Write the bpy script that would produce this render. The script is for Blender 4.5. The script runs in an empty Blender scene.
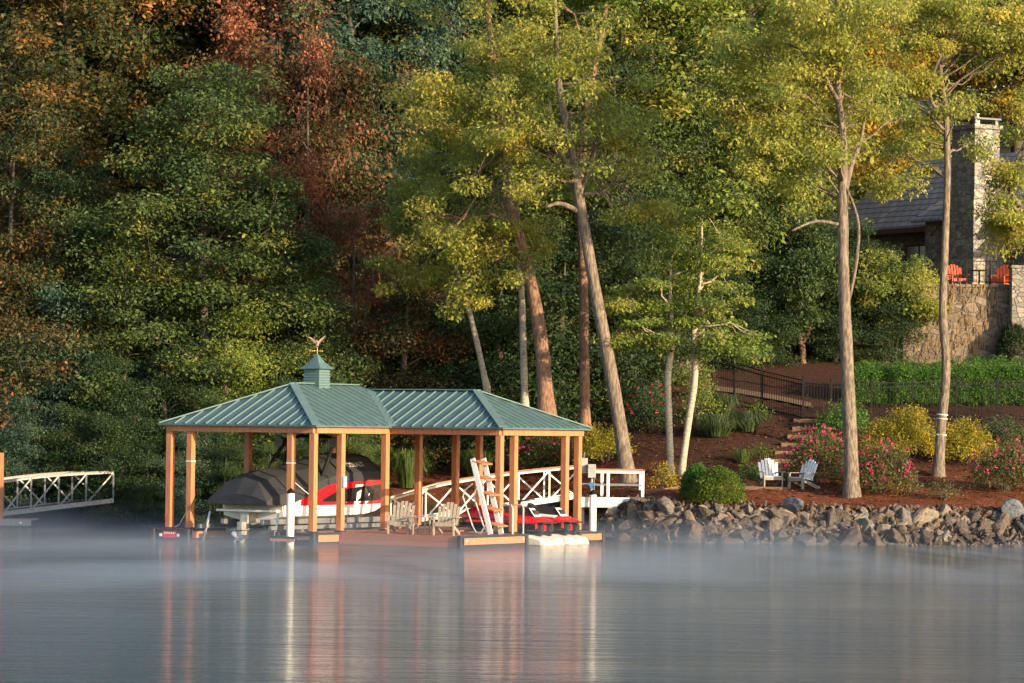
import bpy, math, random
import numpy as np
from mathutils import Vector, Matrix
R = math.radians
random.seed(7)
S = bpy.context.scene
COL = S.collection

# ------------------------------------------------------------------ camera, sky, sun, exposure
FPX, EYE, HORIZON = 3520.0, 3.55, 430.0
PITCH, ROLL = math.atan((HORIZON - 341.5) / FPX), R(0.7)
cam_d = bpy.data.cameras.new("camera")
cam = bpy.data.objects.new("camera", cam_d)
COL.objects.link(cam)
cam_d.sensor_width = 36.0
cam_d.lens = 36.0 * FPX / 1024.0
cam_d.clip_start, cam_d.clip_end = 0.5, 4000
CAMR = Matrix.Rotation(math.pi / 2 + PITCH, 3, 'X') @ Matrix.Rotation(ROLL, 3, 'Z')
cam.matrix_world = Matrix.Translation((0, 0, EYE)) @ CAMR.to_4x4()
S.camera = cam

SUN_AZ, SUN_EL = R(131), R(14)          # azimuth clockwise from +Y (the view axis)
w = bpy.data.worlds.new("World")
S.world = w
w.use_nodes = True
nt = w.node_tree
sky = nt.nodes.new("ShaderNodeTexSky")
sky.sky_type = 'NISHITA'
sky.sun_disc = False
sky.sun_elevation, sky.sun_rotation = SUN_EL, SUN_AZ
sky.dust_density = 1.0
nt.links.new(sky.outputs[0], nt.nodes['Background'].inputs[0])
nt.nodes['Background'].inputs[1].default_value = 0.15
ld = bpy.data.lights.new("sun", 'SUN')
ld.energy, ld.angle, ld.color = 4.4, R(0.5), (1.0, 0.76, 0.47)
sun = bpy.data.objects.new("sun", ld)
COL.objects.link(sun)
TOSUN = Vector((math.sin(SUN_AZ) * math.cos(SUN_EL), math.cos(SUN_AZ) * math.cos(SUN_EL), math.sin(SUN_EL)))
sun.rotation_euler = TOSUN.to_track_quat('Z', 'Y').to_euler()
S.view_settings.view_transform = 'Standard'
S.view_settings.look = 'None'
S.view_settings.exposure = 1.25
S.view_settings.gamma = 1.0
S.render.engine = 'CYCLES'
S.cycles.max_bounces = 6
S.cycles.diffuse_bounces = 4
S.cycles.glossy_bounces = 3
S.cycles.transmission_bounces = 3
S.cycles.volume_bounces = 0
S.cycles.transparent_max_bounces = 4
S.cycles.use_denoising = True
S.cycles.volume_step_rate = 2.0
S.cycles.volume_max_steps = 64

# ------------------------------------------------------------------ picture <-> place helpers
def ray(px, py):
    return CAMR @ Vector(((px - 512) / FPX, (341.5 - py) / FPX, -1.0))
def at(px, py, Y):
    d = ray(px, py)
    return Vector((0, 0, EYE)) + d * (Y / d.y)
def shoreline(x):
    return float(np.interp(x, [-60, -12, -6, -1, 1.2, 2.2, 3.2, 4.6, 7, 60], [126, 124.5, 123, 122, 120.5, 118, 115.9, 114.0, 113, 112.5]))
PD = [-60, -3, 0, 0.3, 1.9, 4, 6, 9, 17, 27, 45, 80, 160, 900]
PZ = [-5, -1.3, -0.12, 0.15, 1.12, 1.5, 1.72, 2.15, 4.3, 6.4, 11, 19, 32, 60]
def h(x, y):
    z = float(np.interp(y - shoreline(x), PD, PZ))
    if y > 140.2:                                    # the terrace of the house behind its retaining wall
        k = min(1, max(0, (x - 12.0) / 3.0)) * min(1, max(0, (172 - y) / 8))
        k *= min(1, (y - 140.2) / 0.3)
        z = z * (1 - k) + 9.45 * k
    return z
def hit(px, py):
    d = ray(px, py)
    Y = 100.0
    while Y < 260:
        p = Vector((0, 0, EYE)) + d * (Y / d.y)
        if p.z <= h(p.x, p.y):
            return Vector((p.x, p.y, h(p.x, p.y)))
        Y += 0.05
    return p
def ground(x, y):
    return Vector((x, y, h(x, y)))

# ------------------------------------------------------------------ mesh builder
class MB:
    def __init__(s):
        s.v, s.f = [], []
    def add(s, v, f):
        b = len(s.v)
        s.v += [tuple(p) for p in v]
        s.f += [tuple(b + i for i in q) for q in f]
        return s
    def box(s, x0, x1, y0, y1, z0, z1):
        return s.add([(x0, y0, z0), (x1, y0, z0), (x1, y1, z0), (x0, y1, z0), (x0, y0, z1), (x1, y0, z1), (x1, y1, z1), (x0, y1, z1)],
                     [(3, 2, 1, 0), (4, 5, 6, 7), (0, 1, 5, 4), (1, 2, 6, 5), (2, 3, 7, 6), (3, 0, 4, 7)])
    def bar(s, p, q, wd, ht, up=(0, 0, 1)):
        p, q = Vector(p), Vector(q)
        d = (q - p).normalized()
        up = Vector(up)
        if abs(d.dot(up)) > 0.98:
            up = Vector((1, 0, 0))
        sd = d.cross(up).normalized()
        up = sd.cross(d)
        a, b = sd * wd / 2, up * ht / 2
        return s.add([p - a - b, p + a - b, p + a + b, p - a + b, q - a - b, q + a - b, q + a + b, q - a + b],
                     [(0, 1, 2, 3), (7, 6, 5, 4), (4, 5, 1, 0), (5, 6, 2, 1), (6, 7, 3, 2), (7, 4, 0, 3)])
    def tube(s, pts, rad, n=8, cap=True):
        pts = [Vector(p) for p in pts]
        if not isinstance(rad, (list, tuple)):
            rad = [rad] * len(pts)
        rings, ref = [], None
        for i, p in enumerate(pts):
            d = (pts[min(i + 1, len(pts) - 1)] - pts[max(i - 1, 0)]).normalized()
            if ref is None:
                ref = d.cross(Vector((0, 1, 0.01)))
                if ref.length < 0.05:
                    ref = d.cross(Vector((1, 0, 0)))
            ref = (ref - d * ref.dot(d)).normalized()
            o = d.cross(ref)
            rings.append([p + (ref * math.cos(2 * math.pi * k / n) + o * math.sin(2 * math.pi * k / n)) * rad[i] for k in range(n)])
        v = [q for r_ in rings for q in r_]
        f = [(i * n + k, i * n + (k + 1) % n, (i + 1) * n + (k + 1) % n, (i + 1) * n + k) for i in range(len(pts) - 1) for k in range(n)]
        if cap:
            f += [tuple(range(n - 1, -1, -1)), tuple((len(pts) - 1) * n + k for k in range(n))]
        return s.add(v, f)
    def loft(s, rings, cap=True, closed=True):
        n = len(rings[0])
        v = [q for r_ in rings for q in r_]
        m = n if closed else n - 1
        f = [(i * n + k, i * n + (k + 1) % n, (i + 1) * n + (k + 1) % n, (i + 1) * n + k) for i in range(len(rings) - 1) for k in range(m)]
        if cap:
            f += [tuple(range(n - 1, -1, -1)), tuple((len(rings) - 1) * n + k for k in range(n))]
        return s.add(v, f)
    def prism(s, poly, off):
        off = Vector(off)
        n = len(poly)
        v = [Vector(p) for p in poly] + [Vector(p) + off for p in poly]
        return s.add(v, [tuple(range(n - 1, -1, -1)), tuple(range(n, 2 * n))] + [(k, (k + 1) % n, n + (k + 1) % n, n + k) for k in range(n)])
    def ball(s, c, r_, n=10, m=6):
        c = Vector(c)
        if not isinstance(r_, (list, tuple)):
            r_ = (r_,) * 3
        rings = []
        for i in range(m + 1):
            t = math.pi * (i + 0.001) / (m + 0.002)
            rings.append([c + Vector((r_[0] * math.sin(t) * math.cos(2 * math.pi * k / n), r_[1] * math.sin(t) * math.sin(2 * math.pi * k / n), r_[2] * math.cos(t))) for k in range(n)])
        return s.loft(rings[::-1], cap=False)
def mesh_of(name, mb, mat=None, smooth=False):
    me = bpy.data.meshes.new(name)
    me.from_pydata(mb.v, [], mb.f)
    me.update()
    if smooth:
        me.polygons.foreach_set('use_smooth', [True] * len(me.polygons))
    if mat:
        me.materials.append(mat)
    return me
def obj(name, mb, mat, parent=None, smooth=False, bevel=0.0, label=None):
    me = mb if isinstance(mb, bpy.types.Mesh) else mesh_of(name, mb, mat, smooth)
    o = bpy.data.objects.new(name, me)
    COL.objects.link(o)
    if parent:
        o.parent = parent
    if bevel:
        b = o.modifiers.new('bevel', 'BEVEL')
        b.width, b.segments, b.limit_method = bevel, 2, 'ANGLE'
    if label:
        o['label'] = label
    return o
def tag(o, label, cat, group=None, kind=None):
    o['label'] = label
    o['category'] = cat
    if group:
        o['group'] = group
    if kind:
        o['kind'] = kind
    return o
def thing(name, label, cat, loc=(0, 0, 0), rz=0.0, group=None):
    o = bpy.data.objects.new(name, None)
    o.empty_display_size = 0.2
    COL.objects.link(o)
    o.location, o.rotation_euler = loc, (0, 0, rz)
    return tag(o, label, cat, group)
def copy_thing(r, loc, rz=None, label=None, scale=None, mats=None):
    c = r.copy()
    COL.objects.link(c)
    c.location = loc
    if rz is not None:
        c.rotation_euler = (0, 0, rz)
    if scale is not None:
        c.scale = (scale,) * 3 if isinstance(scale, (int, float)) else scale
    if label:
        c['label'] = label
    def kids(a, b):
        for ch in list(a.children):
            d = ch.copy()
            COL.objects.link(d)
            d.parent = b
            if mats and ch.name.split('.')[0] in mats:
                d.material_slots[0].link = 'OBJECT'
                d.material_slots[0].material = mats[ch.name.split('.')[0]]
            kids(ch, d)
    kids(r, c)
    return c

# ------------------------------------------------------------------ materials
MATS = {}
def nodes(name):
    m = bpy.data.materials.new(name)
    m.use_nodes = True
    return m, m.node_tree, m.node_tree.nodes['Principled BSDF']
def ramp(t, fac, stops):
    r_ = t.nodes.new('ShaderNodeValToRGB')
    el = r_.color_ramp.elements
    while len(el) < len(stops):
        el.new(0.5)
    for e, (p, c) in zip(el, stops):
        e.position = p
        e.color = (*c, 1) if len(c) == 3 else c
    t.links.new(fac, r_.inputs[0])
    return r_.outputs[0]
def noise(t, scale, detail=4, rough=0.55, coord='Object', stretch=None, dist=0):
    tc = t.nodes.new('ShaderNodeTexCoord')
    out = tc.outputs[coord]
    if stretch:
        mp = t.nodes.new('ShaderNodeMapping')
        mp.inputs['Scale'].default_value = stretch
        t.links.new(out, mp.inputs[0])
        out = mp.outputs[0]
    n = t.nodes.new('ShaderNodeTexNoise')
    n.inputs['Scale'].default_value = scale
    n.inputs['Detail'].default_value = detail
    n.inputs['Roughness'].default_value = rough
    n.inputs['Distortion'].default_value = dist
    t.links.new(out, n.inputs['Vector'])
    return n.outputs['Fac']
def bump(t, b, hgt, strength, dist):
    bp = t.nodes.new('ShaderNodeBump')
    bp.inputs['Strength'].default_value = strength
    bp.inputs['Distance'].default_value = dist
    t.links.new(hgt, bp.inputs['Height'])
    t.links.new(bp.outputs[0], b.inputs['Normal'])
def mat(name, c, rough=0.6, metal=0.0, c2=None, scale=6, stretch=None, bmp=0.0, bdist=0.01, spec=0.4, lo=0.35, hi=0.65, detail=4):
    if name in MATS:
        return MATS[name]
    m, t, b = nodes(name)
    b.inputs['Roughness'].default_value = rough
    b.inputs['Metallic'].default_value = metal
    b.inputs['Specular IOR Level'].default_value = spec
    c2 = c2 or tuple(x * 0.75 for x in c)
    n = noise(t, scale, detail, 0.6, stretch=stretch)
    t.links.new(ramp(t, n, [(lo, c2), (hi, c)]), b.inputs['Base Color'])
    if bmp:
        bump(t, b, n, bmp, bdist)
    MATS[name] = m
    return m
def leafmat(name, stops, trans=0.35, clump=0.35, rough=0.55):
    """leaf colours from a per-leaf random value and a slow noise: some boughs have turned, others not"""
    if name in MATS:
        return MATS[name]
    m, t, b = nodes(name)
    a = t.nodes.new('ShaderNodeAttribute')
    a.attribute_name = 'tint'
    n = noise(t, clump, 2, 0.5)
    mx = t.nodes.new('ShaderNodeMath')
    mx.operation = 'MULTIPLY_ADD'
    t.links.new(n, mx.inputs[0])
    mx.inputs[1].default_value = 1.3
    ad = t.nodes.new('ShaderNodeMath')
    ad.operation = 'MULTIPLY_ADD'
    t.links.new(a.outputs['Fac'], ad.inputs[0])
    ad.inputs[1].default_value = 0.75
    ad.inputs[2].default_value = -0.53
    t.links.new(ad.outputs[0], mx.inputs[2])
    col = ramp(t, mx.outputs[0], stops)
    t.links.new(col, b.inputs['Base Color'])
    b.inputs['Roughness'].default_value = rough
    b.inputs['Specular IOR Level'].default_value = 0.25
    tr = t.nodes.new('ShaderNodeBsdfTranslucent')
    t.links.new(col, tr.inputs[0])
    ms = t.nodes.new('ShaderNodeMixShader')
    ms.inputs[0].default_value = trans
    t.links.new(b.outputs[0], ms.inputs[1])
    t.links.new(tr.outputs[0], ms.inputs[2])
    t.links.new(ms.outputs[0], t.nodes['Material Output'].inputs['Surface'])
    MATS[name] = m
    return m

M_post = mat('wood_post', (0.47, 0.19, 0.09), 0.6, c2=(0.31, 0.118, 0.056), scale=3, stretch=(9, 9, 0.7), lo=.3, hi=.6, bmp=.3, bdist=.006)
M_deck = mat('deck_board', (0.36, 0.15, 0.085), 0.6, c2=(0.27, 0.11, 0.065), scale=5, stretch=(1, 8, 8))
M_roof = mat('painted_metal_roof', (0.075, 0.135, 0.14), 0.5, c2=(0.052, 0.098, 0.104), scale=1.6, stretch=(1.5, 1.5, 1), spec=0.5)
M_rib = mat('painted_metal_rib', (0.11, 0.18, 0.185), 0.45, c2=(0.095, 0.16, 0.165), scale=2)
M_ceil = mat('ceiling_grey', (0.34, 0.34, 0.34), 0.7, c2=(0.3, 0.3, 0.3))
M_rubber = mat('black_rubber', (0.02, 0.021, 0.024), 0.5, c2=(0.028, 0.028, 0.03))
M_black = mat('black_iron', (0.008, 0.008, 0.009), 0.6, spec=0.2)
M_alu = mat('aluminium', (0.62, 0.64, 0.66), 0.35, metal=0.6, c2=(0.5, 0.52, 0.55), scale=9)
M_galv = mat('galvanised', (0.22, 0.235, 0.25), 0.5, metal=0.4, c2=(0.15, 0.16, 0.175), scale=9)
M_white = mat('white_paint', (0.78, 0.78, 0.76), 0.45, c2=(0.68, 0.68, 0.66), scale=5)
M_offwhite = mat('cream_plastic', (0.66, 0.62, 0.52), 0.5, c2=(0.54, 0.49, 0.4), scale=3, stretch=(1, 1, 3))
M_grey = mat('grey_box', (0.33, 0.34, 0.34), 0.5)
M_tread = mat('tread_wood', (0.40, 0.17, 0.07), 0.6, c2=(0.28, 0.11, 0.045), scale=20, stretch=(1, 1, 1))
M_teak = mat('weathered_teak', (0.33, 0.28, 0.235), 0.75, c2=(0.22, 0.185, 0.15), scale=7, stretch=(5, 5, 1))
M_cover = mat('boat_cover', (0.028, 0.03, 0.036), 0.75, c2=(0.018, 0.02, 0.025), scale=2.2, bmp=0.5, bdist=0.03)
M_red = mat('red_gelcoat', (0.62, 0.012, 0.022), 0.18, c2=(0.55, 0.01, 0.02), spec=0.5)
M_blackgel = mat('black_gelcoat', (0.016, 0.015, 0.019), 0.15, spec=0.5)
M_whitegel = mat('white_gelcoat', (0.78, 0.78, 0.77), 0.2, c2=(0.72, 0.72, 0.71), spec=0.5)
M_drive = mat('drive_grey', (0.42, 0.40, 0.38), 0.4, metal=0.3, c2=(0.25, 0.24, 0.23))
M_copper = mat('copper_vane', (0.62, 0.40, 0.33), 0.4, metal=0.5)
M_gold = mat('brass_vane', (0.55, 0.40, 0.14), 0.35, metal=0.8)
M_orange = mat('orange_paint', (0.40, 0.07, 0.02), 0.5, c2=(0.32, 0.05, 0.015))
M_whitechair = mat('white_board', (0.72, 0.73, 0.74), 0.5, c2=(0.62, 0.63, 0.65))
M_bark_grey = mat('bark_grey', (0.215, 0.17, 0.13), 0.9, c2=(0.085, 0.066, 0.052), scale=5, stretch=(3, 3, 0.7), bmp=0.8, bdist=0.05, lo=.40, hi=.60, detail=6)
M_bark_red = mat('bark_red', (0.27, 0.155, 0.10), 0.9, c2=(0.12, 0.07, 0.05), scale=5, stretch=(3, 3, 0.9), bmp=0.8, bdist=0.05, lo=.40, hi=.60, detail=6)
M_bark_birch = mat('bark_pale', (0.40, 0.34, 0.26), 0.85, c2=(0.16, 0.125, 0.095), scale=5, stretch=(1.2, 1.2, 3.5), bmp=0.4, bdist=0.02, lo=0.3, hi=0.55)
M_bark_dark = mat('bark_dark', (0.10, 0.08, 0.065), 0.9, c2=(0.05, 0.04, 0.033), scale=5, stretch=(3, 3, 0.7), bmp=0.6, bdist=0.04)
M_slate = mat('slate_shingle', (0.20, 0.20, 0.215), 0.8, c2=(0.12, 0.12, 0.135), scale=3)
M_fascia = mat('brown_fascia', (0.10, 0.06, 0.05), 0.6)

def stone_mat(name, c1, c2, c3, scale, brick=False):
    m, t, b = nodes(name)
    tc = t.nodes.new('ShaderNodeTexCoord')
    mp = t.nodes.new('ShaderNodeMapping')
    mp.inputs['Scale'].default_value = (1, 1, 1.6)
    t.links.new(tc.outputs['Object'], mp.inputs[0])
    vo = t.nodes.new('ShaderNodeTexVoronoi')
    vo.inputs['Scale'].default_value = scale
    t.links.new(mp.outputs[0], vo.inputs[0])
    ve = t.nodes.new('ShaderNodeTexVoronoi')
    ve.feature = 'DISTANCE_TO_EDGE'
    ve.inputs['Scale'].default_value = scale
    t.links.new(mp.outputs[0], ve.inputs[0])
    sep = t.nodes.new('ShaderNodeSeparateColor')
    t.links.new(vo.outputs['Color'], sep.inputs[0])
    col = ramp(t, sep.outputs[0], [(0.05, c1), (0.5, c2), (0.95, c3)])
    edge = ramp(t, ve.outputs['Distance'], [(0.0, (0, 0, 0)), (0.07, (1, 1, 1))])
    n = noise(t, 9, 5, 0.6)
    nr = ramp(t, n, [(0.3, (0.6, 0.6, 0.6)), (0.7, (1.1, 1.08, 1.04))])
    mu = t.nodes.new('ShaderNodeMix')
    mu.data_type, mu.blend_type = 'RGBA', 'MULTIPLY'
    mu.inputs[0].default_value = 1
    t.links.new(col, mu.inputs[6])
    t.links.new(nr, mu.inputs[7])
    mx = t.nodes.new('ShaderNodeMix')
    mx.data_type = 'RGBA'
    t.links.new(edge, mx.inputs[0])
    mx.inputs[6].default_value = (0.09, 0.082, 0.072, 1)
    t.links.new(mu.outputs[2], mx.inputs[7])
    t.links.new(mx.outputs[2], b.inputs['Base Color'])
    b.inputs['Roughness'].default_value = 0.9
    bump(t, b, edge, 0.7, 0.04)
    return m
M_stone = stone_mat('field_stone', (0.17, 0.165, 0.16), (0.25, 0.235, 0.215), (0.36, 0.32, 0.27), 3.0)
M_wallstone = stone_mat('brown_field_stone', (0.11, 0.085, 0.065), (0.18, 0.14, 0.11), (0.27, 0.22, 0.17), 2.2)
M_brick = stone_mat('tan_stone_courses', (0.22, 0.17, 0.13), (0.26, 0.2, 0.15), (0.3, 0.25, 0.19), 5)

def shingle_mat():
    m, t, b = nodes('shingle_roof')
    tc = t.nodes.new('ShaderNodeTexCoord')
    br = t.nodes.new('ShaderNodeTexBrick')
    br.inputs['Scale'].default_value = 1.0
    br.inputs['Brick Width'].default_value = 0.55
    br.inputs['Row Height'].default_value = 0.26
    br.inputs['Mortar Size'].default_value = 0.022
    br.inputs['Color1'].default_value = (0.31, 0.32, 0.36, 1)
    br.inputs['Color2'].default_value = (0.23, 0.24, 0.27, 1)
    br.inputs['Mortar'].default_value = (0.05, 0.05, 0.06, 1)
    mp = t.nodes.new('ShaderNodeMapping')
    mp.inputs['Rotation'].default_value = (R(90), 0, 0)
    t.links.new(tc.outputs['Object'], mp.inputs[0])
    t.links.new(mp.outputs[0], br.inputs[0])
    t.links.new(br.outputs[0], b.inputs['Base Color'])
    b.inputs['Roughness'].default_value = 0.75
    return m
M_shingle = shingle_mat()

def rock_mat(name, c1, c2, c3):
    m, t, b = nodes(name)
    oi = t.nodes.new('ShaderNodeObjectInfo')
    base = ramp(t, oi.outputs['Random'], [(0.0, c1), (0.5, c2), (1.0, c3)])
    n = noise(t, 3.5, 6, 0.65)
    nr = ramp(t, n, [(0.32, (0.3, 0.29, 0.28)), (0.5, (0.8, 0.78, 0.76)), (0.68, (1.25, 1.2, 1.14))])
    mu = t.nodes.new('ShaderNodeMix')
    mu.data_type, mu.blend_type = 'RGBA', 'MULTIPLY'
    mu.inputs[0].default_value = 1
    t.links.new(base, mu.inputs[6])
    t.links.new(nr, mu.inputs[7])
    t.links.new(mu.outputs[2], b.inputs['Base Color'])
    b.inputs['Roughness'].default_value = 0.85
    bump(t, b, n, 0.6, 0.06)
    return m
M_rock_pale = rock_mat('rock_pale', (0.22, 0.18, 0.14), (0.15, 0.135, 0.125), (0.29, 0.235, 0.175))
M_rock_brown = rock_mat('rock_brown', (0.11, 0.08, 0.062), (0.08, 0.07, 0.066), (0.16, 0.115, 0.082))
M_rock_wet = rock_mat('rock_dark', (0.05, 0.043, 0.04), (0.085, 0.062, 0.05), (0.042, 0.042, 0.046))
M_rock_blue = rock_mat('rock_blue', (0.13, 0.15, 0.18), (0.13, 0.15, 0.18), (0.13, 0.15, 0.18))

L_lime = leafmat('leaf_lime', [(0.0, (0.1193, 0.1824, 0.04911)), (0.35, (0.2385, 0.2876, 0.06313)), (0.7, (0.4209, 0.4069, 0.08418)), (1, (0.5893, 0.477, 0.08418))], 0.52)
L_gold = leafmat('leaf_gold', [(0.0, (0.09315, 0.1087, 0.01863)), (0.35, (0.2329, 0.2018, 0.02794)), (0.7, (0.4036, 0.2639, 0.02794)), (1, (0.5278, 0.2329, 0.02329))], 0.4)
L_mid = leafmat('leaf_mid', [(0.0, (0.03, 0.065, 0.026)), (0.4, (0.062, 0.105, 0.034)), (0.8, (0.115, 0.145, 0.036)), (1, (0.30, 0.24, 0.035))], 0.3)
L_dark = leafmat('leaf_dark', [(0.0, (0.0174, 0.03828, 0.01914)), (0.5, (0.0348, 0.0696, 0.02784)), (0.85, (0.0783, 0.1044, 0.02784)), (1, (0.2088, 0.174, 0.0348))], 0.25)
L_blue = leafmat('leaf_bluegreen', [(0.0, (0.0273, 0.0637, 0.0546)), (0.5, (0.0546, 0.1092, 0.07644)), (0.8, (0.1092, 0.1547, 0.0637)), (1, (0.2912, 0.2002, 0.0546))], 0.3)
L_orange = leafmat('leaf_orange', [(0.0, (0.024, 0.052, 0.022)), (0.45, (0.06, 0.078, 0.026)), (0.7, (0.17, 0.105, 0.03)), (1, (0.38, 0.155, 0.03))], 0.35)
L_red = leafmat('leaf_red', [(0.0, (0.06, 0.075, 0.03)), (0.35, (0.16, 0.10, 0.05)), (0.68, (0.34, 0.12, 0.07)), (1, (0.46, 0.2, 0.07))], 0.35)
L_russet = leafmat('leaf_russet', [(0.0, (0.03, 0.05, 0.02)), (0.45, (0.07, 0.08, 0.028)), (0.7, (0.21, 0.085, 0.045)), (1, (0.42, 0.15, 0.055))], 0.3)
L_birch = leafmat('leaf_birch', [(0.0, (0.07313, 0.1381, 0.03575)), (0.4, (0.1544, 0.2275, 0.04875)), (0.75, (0.2762, 0.3087, 0.05525)), (1, (0.4225, 0.3575, 0.05525))], 0.4)
L_shrub = leafmat('leaf_shrub', [(0.0, (0.04, 0.08, 0.012)), (0.5, (0.085, 0.14, 0.016)), (1, (0.14, 0.17, 0.02))], 0.35, 1.5)
L_hedge = leafmat('leaf_hedge', [(0.0, (0.0384, 0.1056, 0.0192)), (0.5, (0.0672, 0.1584, 0.02688)), (1, (0.1056, 0.2016, 0.0336))], 0.3, 1.0)
L_yellow = leafmat('leaf_yellow', [(0.0, (0.12, 0.14, 0.02)), (0.4, (0.27, 0.25, 0.025)), (0.8, (0.42, 0.32, 0.03)), (1, (0.40, 0.15, 0.03))], 0.4, 1.2)
L_azalea = leafmat('leaf_azalea', [(0.0, (0.04, 0.06, 0.022)), (0.45, (0.085, 0.1, 0.035)), (0.8, (0.15, 0.13, 0.04)), (1, (0.25, 0.12, 0.04))], 0.3, 1.5)
L_topiary = leafmat('leaf_topiary', [(0.0, (0.014, 0.025, 0.012)), (0.5, (0.025, 0.04, 0.016)), (1, (0.04, 0.055, 0.02))], 0.2, 1.5)
L_grass = leafmat('leaf_grass', [(0.0, (0.05, 0.09, 0.02)), (0.5, (0.09, 0.14, 0.03)), (1, (0.17, 0.19, 0.05))], 0.35, 1.5)
L_bluegrass = leafmat('leaf_bluegrass', [(0.0, (0.03, 0.06, 0.025)), (0.5, (0.055, 0.09, 0.035)), (1, (0.1, 0.12, 0.045))], 0.3, 1.5)
L_pink = leafmat('petal_pink', [(0.0, (0.5, 0.02, 0.13)), (0.5, (0.62, 0.035, 0.2)), (1, (0.7, 0.1, 0.2))], 0.35, 1.5)
L_coral = leafmat('petal_red', [(0.0, (0.5, 0.02, 0.05)), (0.5, (0.6, 0.04, 0.07)), (1, (0.7, 0.1, 0.1))], 0.35, 1.5)
L_dry = leafmat('dry_vine', [(0.0, (0.14, 0.10, 0.06)), (0.5, (0.24, 0.16, 0.08)), (1, (0.36, 0.23, 0.09))], 0.25, 1.5)
L_litter = leafmat('leaf_litter', [(0.0, (0.10, 0.045, 0.02)), (0.5, (0.2, 0.075, 0.03)), (1, (0.36, 0.2, 0.1))], 0.1, 1.5)

# ------------------------------------------------------------------ the setting: ground, path, water, mist
def ground_mat():
    m, t, b = nodes('mulch_ground')
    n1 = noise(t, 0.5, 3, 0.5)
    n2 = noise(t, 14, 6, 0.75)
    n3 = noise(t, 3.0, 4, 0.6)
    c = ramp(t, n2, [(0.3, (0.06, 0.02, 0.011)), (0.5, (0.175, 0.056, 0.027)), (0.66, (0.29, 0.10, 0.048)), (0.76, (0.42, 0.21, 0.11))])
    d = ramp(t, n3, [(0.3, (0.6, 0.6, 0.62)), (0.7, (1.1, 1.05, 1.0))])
    e = ramp(t, n1, [(0.3, (0.75, 0.72, 0.7)), (0.7, (1.1, 1.1, 1.1))])
    def mul(a, bb):
        mu = t.nodes.new('ShaderNodeMix')
        mu.data_type, mu.blend_type = 'RGBA', 'MULTIPLY'
        mu.inputs[0].default_value = 1
        t.links.new(a, mu.inputs[6])
        t.links.new(bb, mu.inputs[7])
        return mu.outputs[2]
    garden = mul(mul(c, d), e)
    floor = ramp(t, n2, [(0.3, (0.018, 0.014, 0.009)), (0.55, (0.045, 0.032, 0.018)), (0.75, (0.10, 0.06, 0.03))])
    tc = t.nodes.new('ShaderNodeTexCoord')
    sp = t.nodes.new('ShaderNodeSeparateXYZ')
    t.links.new(tc.outputs['Object'], sp.inputs[0])
    def lerp(v, a, b_, A, B):
        mr = t.nodes.new('ShaderNodeMapRange')
        t.links.new(v, mr.inputs[0])
        mr.inputs[1].default_value, mr.inputs[2].default_value = a, b_
        mx = t.nodes.new('ShaderNodeMix')
        mx.data_type = 'RGBA'
        t.links.new(mr.outputs[0], mx.inputs[0])
        t.links.new(A, mx.inputs[6])
        t.links.new(B, mx.inputs[7])
        return mx.outputs[2]
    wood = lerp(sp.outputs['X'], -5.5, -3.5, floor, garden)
    bark = ramp(t, n2, [(0.3, (0.024, 0.012, 0.009)), (0.52, (0.055, 0.025, 0.017)), (0.7, (0.115, 0.055, 0.036))])  # brown mulch of the upper slope, with the shade there put into its colour
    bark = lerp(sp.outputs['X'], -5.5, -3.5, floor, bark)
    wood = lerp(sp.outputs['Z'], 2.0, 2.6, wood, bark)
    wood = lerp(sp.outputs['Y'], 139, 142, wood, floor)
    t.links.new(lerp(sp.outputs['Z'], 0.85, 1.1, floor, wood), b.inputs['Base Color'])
    b.inputs['Roughness'].default_value = 0.95
    b.inputs['Specular IOR Level'].default_value = 0.15
    bump(t, b, n2, 0.9, 0.08)
    return m
def build_ground():
    xs = np.concatenate([np.linspace(-900, -40, 16)[:-1], np.linspace(-40, 40, 161), np.linspace(40, 900, 16)[1:]])
    ys = np.concatenate([np.linspace(20, 108, 8)[:-1], np.linspace(108, 145, 149), np.linspace(145, 200, 45)[1:], np.linspace(200, 1500, 14)[1:]])
    rng = np.random.default_rng(3)
    V = []
    for y in ys:
        for x in xs:
            V.append((x, y, h(x, y) + (rng.normal(0, 0.025) if y > 112 and abs(x) < 40 else 0)))
    n = len(xs)
    F = [(j * n + i, j * n + i + 1, (j + 1) * n + i + 1, (j + 1) * n + i) for j in range(len(ys) - 1) for i in range(n - 1)]
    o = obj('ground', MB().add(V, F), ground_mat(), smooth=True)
    o['kind'] = 'structure'
build_ground()

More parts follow.
